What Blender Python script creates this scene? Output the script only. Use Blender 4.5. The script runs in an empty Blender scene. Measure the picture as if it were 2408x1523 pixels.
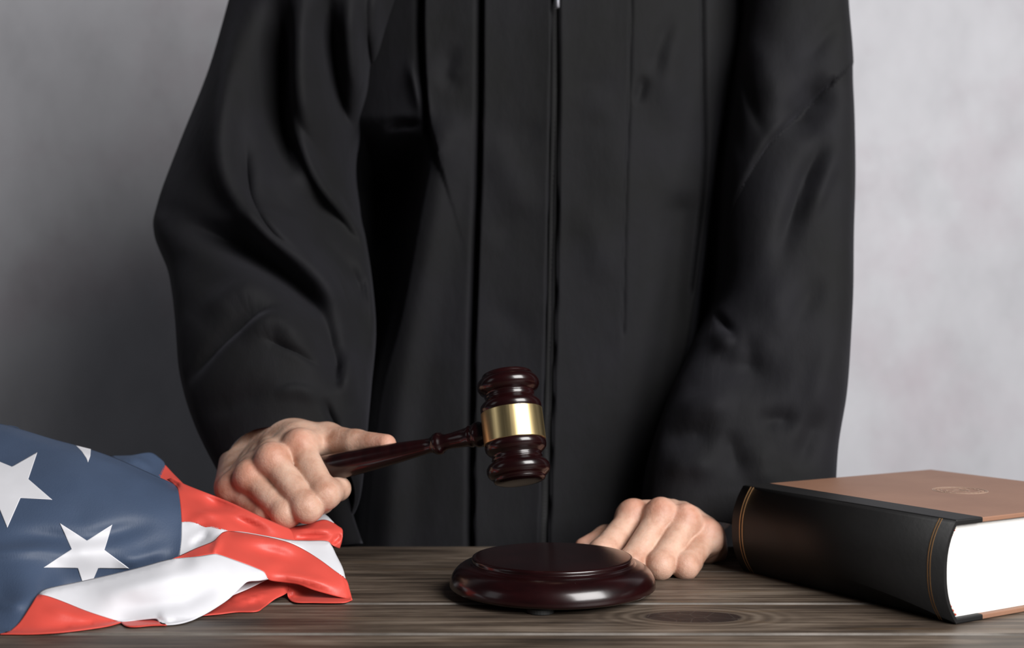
import bpy, bmesh, math, random
import numpy as np
from mathutils import Vector, Matrix
from mathutils.geometry import delaunay_2d_cdt

sc = bpy.context.scene
random.seed(4)
np.random.seed(4)

# ------------------------------------------------------------------ camera, light, exposure
TZ = 0.80                 # height of the table top
CAMH = 0.18               # lens height above the table top
ZC = TZ + CAMH
FPX = 2960.0              # focal length in pixels of a 2408 x 1523 frame

cam_data = bpy.data.cameras.new('camera')
cam_data.sensor_width = 36.0
cam_data.lens = FPX / 2408.0 * 36.0
cam_data.dof.use_dof = True
cam_data.dof.focus_distance = 0.82
cam_data.dof.aperture_fstop = 6.3
cam_data.clip_start = 0.02
cam = bpy.data.objects.new('camera', cam_data)
cam.location = (0, 0, ZC)
cam.rotation_euler = (math.pi / 2, 0, 0)
sc.collection.objects.link(cam)
sc.camera = cam

world = bpy.data.worlds.new('world')
sc.world = world
world.use_nodes = True
bgn = world.node_tree.nodes['Background']
bgn.inputs[0].default_value = (0.82, 0.86, 1.0, 1)
bgn.inputs[1].default_value = 0.024


def area_light(name, loc, target, sx, sy, power, color=(1, 1, 1)):
    d = bpy.data.lights.new(name, 'AREA')
    d.shape = 'RECTANGLE'
    d.size = sx
    d.size_y = sy
    d.energy = power
    d.color = color
    o = bpy.data.objects.new(name, d)
    o.location = loc
    o.rotation_euler = (Vector(target) - Vector(loc)).to_track_quat('-Z', 'Y').to_euler()
    sc.collection.objects.link(o)
    return o


area_light('key_softbox', (0.97, -0.22, 1.70), (0.0, 1.05, 0.98), 1.0, 1.0, 57.0, (1.0, 0.985, 0.97))
area_light('fill_window', (-1.9, 0.2, 1.5), (0.0, 1.0, 0.95), 0.6, 0.9, 1.3, (0.95, 0.97, 1.0))

vs = sc.view_settings
vs.view_transform = 'Standard'
vs.look = 'None'
vs.exposure = 0.0
vs.gamma = 1.0
vs.use_curve_mapping = False


def W(px, py, D):
    """a point seen at pixel (px, py) that stands D metres in front of the lens"""
    return Vector(((px - 1204.0) / FPX * D, D, ZC - (py - 761.0) / FPX * D))


# ------------------------------------------------------------------ helpers
def link(o, parent=None):
    sc.collection.objects.link(o)
    if parent is not None:
        o.parent = parent
    return o


def mesh_obj(name, verts, faces, mat, parent=None, smooth=True):
    me = bpy.data.meshes.new(name)
    me.from_pydata([tuple(v) for v in verts], [], [tuple(f) for f in faces])
    me.update()
    if smooth:
        me.polygons.foreach_set('use_smooth', [True] * len(me.polygons))
    if mat:
        me.materials.append(mat)
    return link(bpy.data.objects.new(name, me), parent)


def bm_obj(name, bm, mat, parent=None, smooth=False):
    bmesh.ops.recalc_face_normals(bm, faces=bm.faces)
    me = bpy.data.meshes.new(name)
    bm.to_mesh(me)
    bm.free()
    if smooth:
        me.polygons.foreach_set('use_smooth', [True] * len(me.polygons))
    me.materials.append(mat)
    return link(bpy.data.objects.new(name, me), parent)


def tag(o, label=None, cat=None, group=None, kind=None):
    if label:
        o['label'] = label
    if cat:
        o['category'] = cat
    if group:
        o['group'] = group
    if kind:
        o['kind'] = kind
    return o


def empty(name, loc, rz=0.0):
    o = bpy.data.objects.new(name, None)
    o.location = loc
    o.rotation_euler = (0, 0, rz)
    o.empty_display_size = 0.05
    return link(o)


def box_bm(x0, x1, y0, y1, z0, z1, bevel=0.0, seg=2):
    bm = bmesh.new()
    bmesh.ops.create_cube(bm, size=1.0)
    for v in bm.verts:
        v.co = Vector((x0 + (v.co.x + .5) * (x1 - x0), y0 + (v.co.y + .5) * (y1 - y0), z0 + (v.co.z + .5) * (z1 - z0)))
    if bevel:
        bmesh.ops.bevel(bm, geom=list(bm.edges), offset=bevel, segments=seg, affect='EDGES', profile=0.5)
    return bm


def lathe(profile, n=96):
    """profile: (radius, height) pairs; returns verts, faces of a turned solid about Z"""
    verts, faces = [], []
    m = len(profile)
    for (r, z) in profile:
        for k in range(n):
            a = 2 * math.pi * k / n
            verts.append((r * math.cos(a), r * math.sin(a), z))
    for i in range(m - 1):
        for k in range(n):
            k2 = (k + 1) % n
            faces.append((i * n + k, i * n + k2, (i + 1) * n + k2, (i + 1) * n + k))
    faces.append(tuple(reversed(range(n))))
    faces.append(tuple((m - 1) * n + k for k in range(n)))
    return verts, faces


def crom(pts, n, closed=False):
    """Catmull-Rom samples, n per span"""
    P = [np.array(p, float) for p in pts]
    out = []
    m = len(P)
    for i in range(m if closed else m - 1):
        if closed:
            p0, p1, p2, p3 = P[(i - 1) % m], P[i], P[(i + 1) % m], P[(i + 2) % m]
        else:
            p1, p2 = P[i], P[i + 1]
            p0 = P[i - 1] if i > 0 else 2 * p1 - p2
            p3 = P[i + 2] if i + 2 < m else 2 * p2 - p1
        for k in range(n):
            t = k / n
            out.append(0.5 * ((2 * p1) + (-p0 + p2) * t + (2 * p0 - 5 * p1 + 4 * p2 - p3) * t * t + (-p0 + 3 * p1 - 3 * p2 + p3) * t ** 3))
    if not closed:
        out.append(P[-1])
    return np.array(out)


def poly_dist(xy, pts):
    """distance, signed side and 0..1 parameter of points xy to a polyline"""
    pts = np.array(pts, float)
    seg = np.linalg.norm(pts[1:] - pts[:-1], axis=1)
    cum = np.concatenate([[0], np.cumsum(seg)])
    best = np.full(len(xy), 1e9)
    side = np.zeros(len(xy))
    par = np.zeros(len(xy))
    for i in range(len(pts) - 1):
        a, b = pts[i], pts[i + 1]
        d = b - a
        t = np.clip(((xy - a) @ d) / (d @ d), 0, 1)
        q = a + t[:, None] * d
        dist = np.linalg.norm(xy - q, axis=1)
        m = dist < best
        best[m] = dist[m]
        cr = d[0] * (xy[:, 1] - a[1]) - d[1] * (xy[:, 0] - a[0])
        side[m] = np.sign(cr[m])
        par[m] = (cum[i] + t[m] * seg[i]) / cum[-1]
    return best, side, par


def folds(xy, strokes):
    """sum of cloth folds; positive values stand towards the viewer (metres).
    ('r', pts, width, amp)             rounded ridge or valley, tapering at both ends
    ('o', pts, width, amp)             the same, open ended
    ('p', pts, decay, amp, w, recess)  pleat edge: proud on one side, tucked under on the other"""
    xy_all, total = xy, np.zeros(len(xy))
    for s in strokes:
        pts = crom(s[1], 4) if len(s[1]) > 2 else np.array(s[1], float)
        mg = s[2] * {'p': 5.0, 's': 12.0}.get(s[0], 2.7)
        lo_, hi_ = pts.min(0) - mg, pts.max(0) + mg
        sel = np.nonzero((xy_all > lo_).all(1) & (xy_all < hi_).all(1))[0]
        if not len(sel):
            continue
        xy = xy_all[sel]
        out = np.zeros(len(sel))
        d, side, par = poly_dist(xy, pts)
        if s[0] == 'r':
            tp = np.clip(np.minimum(par, 1 - par) * 2.6, 0, 1)
            tp = tp * tp * (3 - 2 * tp)
            out += s[3] * np.exp(-(d / s[2]) ** 2) * (0.04 + 0.96 * tp)
        elif s[0] == 'o':
            out += s[3] * np.exp(-(d / s[2]) ** 2)
        elif s[0] == 'p':
            sd = d * side
            a = np.where(sd >= 0, s[3] * np.exp(-np.abs(sd) / s[2]) * (1 - np.exp(-(sd / (s[4] * .24)) ** 2) * 0.6), 0)
            b = np.where(sd < 0, -s[5] * np.exp(-(sd / s[4]) ** 2), -s[5] * np.exp(-(sd / (s[4] * .2)) ** 2))
            out += a + b
        elif s[0] == 's':
            # the cloth falls away behind a turned edge; s[4], s[5]: rows where it sets in
            k_ = np.clip((xy[:, 1] - s[4]) / (s[5] - s[4]), 0, 1)
            sd = np.where(side < 0, d, 0) if s[6] < 0 else np.where(side > 0, d, 0)
            out -= s[3] * (1 - np.exp(-(sd / s[2]) ** 1.6)) * k_ * k_ * (3 - 2 * k_)
        total[sel] += out
    return total


# ------------------------------------------------------------------ materials
def new_mat(name):
    m = bpy.data.materials.new(name)
    m.use_nodes = True
    nt = m.node_tree
    return m, nt, nt.nodes['Principled BSDF']


def nd(nt, typ, **kw):
    n = nt.nodes.new(typ)
    for k, v in kw.items():
        setattr(n, k, v)
    return n


def ramp(nt, stops):
    r = nd(nt, 'ShaderNodeValToRGB')
    el = r.color_ramp.elements
    while len(el) < len(stops):
        el.new(0.5)
    for e, (p, c) in zip(el, stops):
        e.position = p
        e.color = (c[0], c[1], c[2], 1)
    return r


def noise(nt, vec, scale, detail=4, rough=0.5):
    n = nd(nt, 'ShaderNodeTexNoise')
    n.inputs['Scale'].default_value = scale
    n.inputs['Detail'].default_value = detail
    n.inputs['Roughness'].default_value = rough
    if vec is not None:
        nt.links.new(vec, n.inputs['Vector'])
    return n


def mapping(nt, scale=(1, 1, 1), loc=(0, 0, 0), rot=(0, 0, 0)):
    tc = nd(nt, 'ShaderNodeTexCoord')
    mp = nd(nt, 'ShaderNodeMapping')
    mp.inputs['Scale'].default_value = scale
    mp.inputs['Location'].default_value = loc
    mp.inputs['Rotation'].default_value = rot
    nt.links.new(tc.outputs['Object'], mp.inputs['Vector'])
    return mp.outputs['Vector']


def bump(nt, height, strength, dist, bsdf, prev=None):
    b = nd(nt, 'ShaderNodeBump')
    b.inputs['Strength'].default_value = strength
    b.inputs['Distance'].default_value = dist
    nt.links.new(height, b.inputs['Height'])
    if prev is not None:
        nt.links.new(prev.outputs[0], b.inputs['Normal'])
    nt.links.new(b.outputs[0], bsdf.inputs['Normal'])
    return b


def plain(name, col, rough=0.5, metal=0.0, coat=0.0, spec=0.5):
    m, nt, b = new_mat(name)
    n = noise(nt, mapping(nt), 40, 3)
    r = ramp(nt, [(0.3, [c * 0.88 for c in col]), (0.7, [min(1, c * 1.08) for c in col])])
    nt.links.new(n.outputs['Fac'], r.inputs[0])
    nt.links.new(r.outputs[0], b.inputs['Base Color'])
    b.inputs['Roughness'].default_value = rough
    b.inputs['Metallic'].default_value = metal
    b.inputs['Coat Weight'].default_value = coat
    b.inputs['Coat Roughness'].default_value = 0.08
    b.inputs['Specular IOR Level'].default_value = spec
    return m


def mat_wall():
    m, nt, b = new_mat('mottled_plaster')
    v = mapping(nt)
    n1 = noise(nt, v, 2.2, 6, 0.6)
    r1 = ramp(nt, [(0.25, (0.575, 0.572, 0.610)), (0.5, (0.640, 0.637, 0.675)), (0.75, (0.70, 0.70, 0.74))])
    nt.links.new(n1.outputs['Fac'], r1.inputs[0])
    n2 = noise(nt, mapping(nt, loc=(3.1, 0, 1.7)), 3.1, 5, 0.65)
    r2 = ramp(nt, [(0.52, (0, 0, 0)), (0.70, (0.8, 0.8, 0.8))])
    nt.links.new(n2.outputs['Fac'], r2.inputs[0])
    mx = nd(nt, 'ShaderNodeMixRGB')
    nt.links.new(r2.outputs[0], mx.inputs[0])
    nt.links.new(r1.outputs[0], mx.inputs[1])
    mx.inputs[2].default_value = (0.585, 0.535, 0.580, 1)
    n3 = noise(nt, mapping(nt, scale=(1.2, 1, 0.7), rot=(0, 0.7, 0)), 9, 5, 0.6)
    r3 = ramp(nt, [(0.30, (0.90, 0.90, 0.90)), (0.5, (1, 1, 1)), (0.70, (1.06, 1.06, 1.06))])
    nt.links.new(n3.outputs['Fac'], r3.inputs[0])
    mu = nd(nt, 'ShaderNodeMixRGB', blend_type='MULTIPLY')
    mu.inputs[0].default_value = 1
    nt.links.new(mx.outputs[0], mu.inputs[1])
    nt.links.new(r3.outputs[0], mu.inputs[2])
    nt.links.new(mu.outputs[0], b.inputs['Base Color'])
    b.inputs['Roughness'].default_value = 0.85
    bump(nt, n3.outputs['Fac'], 0.2, 0.004, b)
    return m


def mat_wood(name, knot=None, tint=1.0):
    """weathered plank, grain along local X; knot: (x, y, half length, half width) in plank coordinates"""
    m, nt, b = new_mat(name)
    L = nt.links
    tc = nd(nt, 'ShaderNodeTexCoord')
    oi = nd(nt, 'ShaderNodeObjectInfo')
    off = nd(nt, 'ShaderNodeVectorMath', operation='SCALE')
    off.inputs[0].default_value = (7.3, 3.1, 0.0)
    L.new(oi.outputs['Random'], off.inputs['Scale'])
    add = nd(nt, 'ShaderNodeVectorMath', operation='ADD')
    L.new(tc.outputs['Object'], add.inputs[0])
    L.new(off.outputs[0], add.inputs[1])
    src = add.outputs[0]

    def mp(s):
        q = nd(nt, 'ShaderNodeMapping')
        q.inputs['Scale'].default_value = s
        L.new(src, q.inputs['Vector'])
        return q.outputs[0]

    big = noise(nt, mp((5, 18, 18)), 1.6, 5, 0.6)
    fine = noise(nt, mp((5, 110, 110)), 2.0, 6, 0.65)
    streak = noise(nt, mp((2.0, 36, 36)), 3.0, 6, 0.6)
    r = ramp(nt, [(0.42, (0.017 * tint, 0.0120 * tint, 0.0085 * tint)), (0.50, (0.052 * tint, 0.037 * tint, 0.027 * tint)),
                  (0.57, (0.098 * tint, 0.073 * tint, 0.054 * tint)), (0.66, (0.190 * tint, 0.150 * tint, 0.116 * tint))])
    a1 = nd(nt, 'ShaderNodeMath', operation='MULTIPLY_ADD')
    L.new(fine.outputs['Fac'], a1.inputs[0])
    a1.inputs[1].default_value = 0.33
    a2 = nd(nt, 'ShaderNodeMath', operation='MULTIPLY_ADD')
    L.new(streak.outputs['Fac'], a2.inputs[0])
    a2.inputs[1].default_value = 0.33
    a3 = nd(nt, 'ShaderNodeMath', operation='MULTIPLY')
    L.new(big.outputs['Fac'], a3.inputs[0])
    a3.inputs[1].default_value = 0.44
    L.new(a3.outputs[0], a2.inputs[2])
    L.new(a2.outputs[0], a1.inputs[2])
    fac = a1.outputs[0]
    if knot:
        kx, ky, ka, kb = knot
        q = nd(nt, 'ShaderNodeMapping', vector_type='TEXTURE')
        q.inputs['Location'].default_value = (kx, ky, 0)
        q.inputs['Scale'].default_value = (ka, kb, 1)
        L.new(tc.outputs['Object'], q.inputs['Vector'])
        flat = nd(nt, 'ShaderNodeVectorMath', operation='MULTIPLY')
        L.new(q.outputs[0], flat.inputs[0])
        flat.inputs[1].default_value = (1, 1, 0)
        ln = nd(nt, 'ShaderNodeVectorMath', operation='LENGTH')
        L.new(flat.outputs[0], ln.inputs[0])
        nz = noise(nt, mp((14, 30, 30)), 1.2, 4, 0.6)
        rr = nd(nt, 'ShaderNodeMath', operation='MULTIPLY_ADD')
        L.new(nz.outputs['Fac'], rr.inputs[0])
        rr.inputs[1].default_value = 0.40
        L.new(ln.outputs['Value'], rr.inputs[2])
        sn = nd(nt, 'ShaderNodeMath', operation='MULTIPLY')
        L.new(rr.outputs[0], sn.inputs[0])
        sn.inputs[1].default_value = 17.0
        s2 = nd(nt, 'ShaderNodeMath', operation='SINE')
        L.new(sn.outputs[0], s2.inputs[0])
        s3 = nd(nt, 'ShaderNodeMath', operation='MULTIPLY_ADD')
        L.new(s2.outputs[0], s3.inputs[0])
        s3.inputs[1].default_value = 0.075
        s3.inputs[2].default_value = 0.56
        mask = ramp(nt, [(0.30, (0.85, 0.85, 0.85)), (0.72, (0, 0, 0))])
        sc_ = nd(nt, 'ShaderNodeMath', operation='MULTIPLY')
        L.new(rr.outputs[0], sc_.inputs[0])
        sc_.inputs[1].default_value = 0.28
        L.new(sc_.outputs[0], mask.inputs[0])
        mf = nd(nt, 'ShaderNodeMix')
        L.new(mask.outputs[0], mf.inputs[0])
        L.new(fac, mf.inputs[2])
        L.new(s3.outputs[0], mf.inputs[3])
        fac = mf.outputs[0]
    L.new(fac, r.inputs[0])
    col = r.outputs[0]
    # ochre flecks
    n4 = noise(nt, mp((6, 60, 60)), 1.3, 3)
    r4 = ramp(nt, [(0.60, (0, 0, 0)), (0.75, (0.5, 0.5, 0.5))])
    L.new(n4.outputs['Fac'], r4.inputs[0])
    mx = nd(nt, 'ShaderNodeMixRGB')
    L.new(r4.outputs[0], mx.inputs[0])
    L.new(col, mx.inputs[1])
    mx.inputs[2].default_value = (0.13 * tint, 0.080 * tint, 0.040 * tint, 1)
    col = mx.outputs[0]
    if knot:
        core = ramp(nt, [(0.175, (1, 1, 1)), (0.195, (0, 0, 0))])
        c2 = nd(nt, 'ShaderNodeMath', operation='MULTIPLY')
        L.new(rr.outputs[0], c2.inputs[0])
        c2.inputs[1].default_value = 0.15
        L.new(c2.outputs[0], core.inputs[0])
        mk = nd(nt, 'ShaderNodeMixRGB')
        L.new(core.outputs[0], mk.inputs[0])
        L.new(col, mk.inputs[1])
        mk.inputs[2].default_value = (0.021, 0.0135, 0.0115, 1)
        col = mk.outputs[0]
        # pale resin scratches inside the knot
        vs_ = nd(nt, 'ShaderNodeTexVoronoi', feature='DISTANCE_TO_EDGE')
        vs_.inputs['Scale'].default_value = 75
        L.new(tc.outputs['Object'], vs_.inputs['Vector'])
        rv = ramp(nt, [(0.0, (0.16, 0.16, 0.16)), (0.025, (0, 0, 0))])
        L.new(vs_.outputs['Distance'], rv.inputs[0])
        mul = nd(nt, 'ShaderNodeMath', operation='MULTIPLY')
        L.new(rv.outputs[0], mul.inputs[0])
        L.new(core.outputs[0], mul.inputs[1])
        ms = nd(nt, 'ShaderNodeMixRGB')
        L.new(mul.outputs[0], ms.inputs[0])
        L.new(col, ms.inputs[1])
        ms.inputs[2].default_value = (0.26, 0.22, 0.19, 1)
        col = ms.outputs[0]
    L.new(col, b.inputs['Base Color'])
    b.inputs['Roughness'].default_value = 0.52
    b.inputs['Specular IOR Level'].default_value = 0.38
    b1 = bump(nt, fac, 0.35, 0.0012, b)
    return m


def mat_robe():
    m, nt, b = new_mat('black_twill')
    L = nt.links
    n = noise(nt, mapping(nt), 7, 4, 0.6)
    r = ramp(nt, [(0.38, (0.0062, 0.0062, 0.0066)), (0.62, (0.0085, 0.0083, 0.0104))])
    L.new(n.outputs['Fac'], r.inputs[0])
    L.new(r.outputs[0], b.inputs['Base Color'])
    b.inputs['Roughness'].default_value = 0.78
    b.inputs['Specular IOR Level'].default_value = 0.15
    b.inputs['Sheen Weight'].default_value = 0.06
    b.inputs['Sheen Roughness'].default_value = 0.45
    b.inputs['Sheen Tint'].default_value = (0.75, 0.74, 0.9, 1)
    w = noise(nt, mapping(nt, scale=(1, 1, 0.35), rot=(0, 0.6, 0)), 900, 2)
    b1 = bump(nt, w.outputs['Fac'], 0.25, 0.0006, b)
    n2 = noise(nt, mapping(nt, scale=(1, 1, 0.5)), 16, 4, 0.55)
    bump(nt, n2.outputs['Fac'], 0.30, 0.010, b, b1)
    return m


def mat_skin():
    m, nt, b = new_mat('skin')
    L = nt.links
    n = noise(nt, mapping(nt), 55, 5, 0.6)
    r = ramp(nt, [(0.30, (0.40, 0.210, 0.140)), (0.50, (0.53, 0.330, 0.245)), (0.72, (0.62, 0.425, 0.330))])
    L.new(n.outputs['Fac'], r.inputs[0])
    at = nd(nt, 'ShaderNodeAttribute', attribute_name='flush')
    fm = nd(nt, 'ShaderNodeMath', operation='MULTIPLY')
    fm.inputs[1].default_value = 0.50
    L.new(at.outputs['Fac'], fm.inputs[0])
    mf = nd(nt, 'ShaderNodeMixRGB')
    L.new(fm.outputs[0], mf.inputs[0])
    L.new(r.outputs[0], mf.inputs[1])
    mf.inputs[2].default_value = (0.50, 0.185, 0.120, 1)
    L.new(mf.outputs[0], b.inputs['Base Color'])
    b.inputs['Roughness'].default_value = 0.48
    b.inputs['Specular IOR Level'].default_value = 0.35
    b.inputs['Subsurface Weight'].default_value = 0.35
    b.inputs['Subsurface Radius'].default_value = (1.0, 0.35, 0.2)
    b.inputs['Subsurface Scale'].default_value = 0.004
    v = nd(nt, 'ShaderNodeTexVoronoi')
    v.inputs['Scale'].default_value = 900
    L.new(mapping(nt), v.inputs['Vector'])
    b1 = bump(nt, v.outputs['Distance'], 0.18, 0.0004, b)
    n2 = noise(nt, mapping(nt), 170, 6, 0.62)
    bump(nt, n2.outputs['Fac'], 0.45, 0.0016, b, b1)
    return m


def mat_satin(name, col, sheen=0.3, rough=0.46, slub=0.10):
    m, nt, b = new_mat(name)
    L = nt.links
    n = noise(nt, mapping(nt), 30, 4)
    r = ramp(nt, [(0.3, [c * 0.93 for c in col]), (0.7, [min(1, c * 1.05) for c in col])])
    L.new(n.outputs['Fac'], r.inputs[0])
    L.new(r.outputs[0], b.inputs['Base Color'])
    b.inputs['Roughness'].default_value = rough
    b.inputs['Specular IOR Level'].default_value = 0.32
    b.inputs['Sheen Weight'].default_value = sheen
    b.inputs['Sheen Roughness'].default_value = 0.4
    w = noise(nt, mapping(nt, scale=(1, 1, 0.12)), 900, 2)
    bump(nt, w.outputs['Fac'], slub, 0.0004, b)
    return m


def mat_lacquer():
    m, nt, b = new_mat('cherry_lacquer')
    L = nt.links
    n = noise(nt, mapping(nt, scale=(3, 3, 14)), 9, 5, 0.6)
    r = ramp(nt, [(0.3, (0.0050, 0.0009, 0.0011)), (0.7, (0.0140, 0.0022, 0.0025))])
    L.new(n.outputs['Fac'], r.inputs[0])
    # dust specks
    v = nd(nt, 'ShaderNodeTexVoronoi')
    v.inputs['Scale'].default_value = 170
    v.inputs['Randomness'].default_value = 1
    L.new(mapping(nt), v.inputs['Vector'])
    rv = ramp(nt, [(0.0, (0.6, 0.6, 0.6)), (0.055, (0, 0, 0))])
    L.new(v.outputs['Distance'], rv.inputs[0])
    gn = noise(nt, mapping(nt), 60, 2)
    rg = ramp(nt, [(0.60, (0, 0, 0)), (0.68, (1, 1, 1))])
    L.new(gn.outputs['Fac'], rg.inputs[0])
    mu = nd(nt, 'ShaderNodeMath', operation='MULTIPLY')
    L.new(rv.outputs[0], mu.inputs[0])
    L.new(rg.outputs[0], mu.inputs[1])
    mx = nd(nt, 'ShaderNodeMixRGB')
    L.new(mu.outputs[0], mx.inputs[0])
    L.new(r.outputs[0], mx.inputs[1])
    mx.inputs[2].default_value = (0.4, 0.38, 0.37, 1)
    L.new(mx.outputs[0], b.inputs['Base Color'])
    b.inputs['Roughness'].default_value = 0.26
    b.inputs['Specular IOR Level'].default_value = 0.3
    b.inputs['Coat Weight'].default_value = 0.5
    b.inputs['Coat Roughness'].default_value = 0.16
    n2 = noise(nt, mapping(nt), 90, 3)
    bump(nt, n2.outputs['Fac'], 0.10, 0.0008, b)
    return m


def mat_brass():
    m, nt, b = new_mat('polished_brass')
    L = nt.links
    b.inputs['Base Color'].default_value = (0.78, 0.60, 0.30, 1)
    b.inputs['Metallic'].default_value = 1
    n = noise(nt, mapping(nt, scale=(60, 60, 2)), 9, 3)
    r = ramp(nt, [(0.3, (0.28, 0.28, 0.28)), (0.7, (0.36, 0.36, 0.36))])
    L.new(n.outputs['Fac'], r.inputs[0])
    L.new(r.outputs[0], b.inputs['Roughness'])
    return m


def mat_leather(name, c0, c1, rough=0.5, scale=260):
    m, nt, b = new_mat(name)
    L = nt.links
    n = noise(nt, mapping(nt), 16, 5, 0.6)
    r = ramp(nt, [(0.3, c0), (0.7, c1)])
    L.new(n.outputs['Fac'], r.inputs[0])
    L.new(r.outputs[0], b.inputs['Base Color'])
    b.inputs['Roughness'].default_value = rough
    b.inputs['Specular IOR Level'].default_value = 0.26
    w = noise(nt, mapping(nt), scale, 3)
    bump(nt, w.outputs['Fac'], 0.12, 0.0008, b)
    return m


def mat_pages():
    m, nt, b = new_mat('page_edges')
    L = nt.links
    n = noise(nt, mapping(nt, scale=(1.5, 1.5, 900)), 2, 3)
    r = ramp(nt, [(0.3, (0.60, 0.59, 0.565)), (0.6, (0.76, 0.755, 0.74))])
    L.new(n.outputs['Fac'], r.inputs[0])
    L.new(r.outputs[0], b.inputs['Base Color'])
    b.inputs['Roughness'].default_value = 0.8
    bump(nt, n.outputs['Fac'], 0.3, 0.0006, b)
    return m


M = dict(wall=mat_wall(), robe=mat_robe(), skin=mat_skin(), lacquer=mat_lacquer(), brass=mat_brass(), pages=mat_pages(),
         floor=plain('grey_floor', (0.12, 0.12, 0.125), 0.6),
         blue=mat_satin('navy_nylon', (0.046, 0.069, 0.120), 0.0, 0.55, 0.3),
         red=mat_satin('red_nylon', (0.58, 0.070, 0.052), 0.02, 0.42),
         white=mat_satin('white_nylon', (0.62, 0.62, 0.655), 0.0, 0.55, 0.04),
         rubber=plain('black_rubber', (0.012, 0.012, 0.012), 0.7),
         zip=plain('dark_zip_tape', (0.007, 0.007, 0.008), 0.75),
         zipmetal=plain('dark_zip_metal', (0.10, 0.10, 0.11), 0.35, 1.0),
         hair=plain('dark_brown_hair', (0.03, 0.02, 0.015), 0.6),
         black_leather=mat_leather('black_leather', (0.0060, 0.0060, 0.0064), (0.0095, 0.0090, 0.0090), 0.55),
         brown_leather=mat_leather('brown_leather', (0.215, 0.110, 0.070), (0.260, 0.137, 0.088), 0.5, 420),
         gilt=plain('gilt_line', (0.42, 0.24, 0.11), 0.4, 0.5),
         emboss=plain('pale_emboss', (0.34, 0.235, 0.17), 0.5),
         stitch=plain('red_thread', (0.5, 0.07, 0.04), 0.7),
         cream=plain('cream_thread', (0.7, 0.62, 0.5), 0.7))

# ------------------------------------------------------------------ setting: floor and wall
WALL_D = 2.0
w = bm_obj('wall_back', box_bm(-3.0, 3.0, WALL_D, WALL_D + 0.12, 0, 2.9), M['wall'])
tag(w, 'pale grey mottled plaster wall behind the judge', 'wall', kind='structure')
f = bm_obj('floor', box_bm(-3.0, 3.0, -1.6, WALL_D, -0.06, 0), M['floor'])
tag(f, 'plain grey floor under the table', 'floor', kind='structure')

# ------------------------------------------------------------------ table of weathered planks
table = empty('table', (0, 0.76, 0))
tag(table, 'dark weathered wooden plank table in the foreground', 'table')
knot_y = 532.8 / (1449 - 761)
knot_x = (1632 - 1204) / FPX * knot_y
bounds = [0.500, 0.576, 0.652, 0.7310, 0.8105, 0.918, 1.0207]
wood = mat_wood('weathered_wood')
worn = mat_leather('worn_plank_edge', (0.075, 0.064, 0.056), (0.22, 0.198, 0.178), 0.6, 200)
for i in range(len(bounds) - 1):
    y0, y1 = bounds[i] + 0.0007, bounds[i + 1] - 0.0007
    yc = (y0 + y1) / 2
    bm = box_bm(-1.0, 1.0, y0 - yc, y1 - yc, -0.030, 0.0, 0.0021, 2)
    mt = wood
    if bounds[i] < knot_y < bounds[i + 1]:
        mt = mat_wood('weathered_wood_with_knot', (knot_x, knot_y - yc, 0.030, 0.0155))
    p = bm_obj('plank', bm, mt, table)
    p.data.materials.append(worn)
    for f_ in p.data.polygons:
        if i in (3, 4) and f_.normal.z > 0.15 and abs(f_.normal.z) < 0.97 and f_.center.y < 0:
            f_.material_index = 1
    p.location = (0, yc - 0.76, TZ)
    if mt is not wood:
        p['label'] = 'plank with a large dark oval knot'
for sx in (-1, 1):
    for y in (0.56, 0.96):
        bm = box_bm(sx * 0.92 - 0.035, sx * 0.92 + 0.035, y - 0.035 - 0.76, y + 0.035 - 0.76, 0, TZ - 0.030, 0.003)
        bm_obj('leg', bm, wood, table)
for y in (0.56, 0.96):
    bm_obj('apron', box_bm(-0.885, 0.885, y - 0.012 - 0.76, y + 0.012 - 0.76, TZ - 0.12, TZ - 0.030, 0.002), wood, table)

# ------------------------------------------------------------------ sound block
BD = 0.840
bx = (1299 - 1204) / FPX * BD
block = empty('sound_block', (bx, BD, TZ))
tag(block, 'round dark cherry wood sound block on the table', 'sound block')
prof = [(54, 3.3), (60, 3.4), (64.6, 3.9), (67.2, 4.8)]
for k in range(19):
    zz = 6.0 + 14.6 * k / 18
    prof.append((55.9 + 12.7 * max(0.0, 1 - ((zz - 6.0) / 15.0) ** 2.2) ** 0.62, zz))
prof += [(56.0, 20.95), (55.3, 21.2), (54.9, 21.9), (54.2, 22.1), (53.7, 22.2), (53.6, 22.6), (53.7, 24.0), (53.4, 24.8), (52.7, 25.2), (51.0, 25.35), (30, 25.4)]
v, fcs = lathe([(r / 1000, z / 1000) for r, z in prof], 128)
o = mesh_obj('block_body', v, fcs, M['lacquer'], block)
for (ax, ay) in ((-0.009, -0.0545), (0.050, 0.018), (-0.046, 0.026)):
    v, fcs = lathe([(0.0080, 0), (0.0086, 0.0005), (0.0086, 0.0032), (0.008, 0.0036)], 28)
    o = mesh_obj('rubber_foot', v, fcs, M['rubber'], block, False)
    o.location = (ax, ay, 0)

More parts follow.
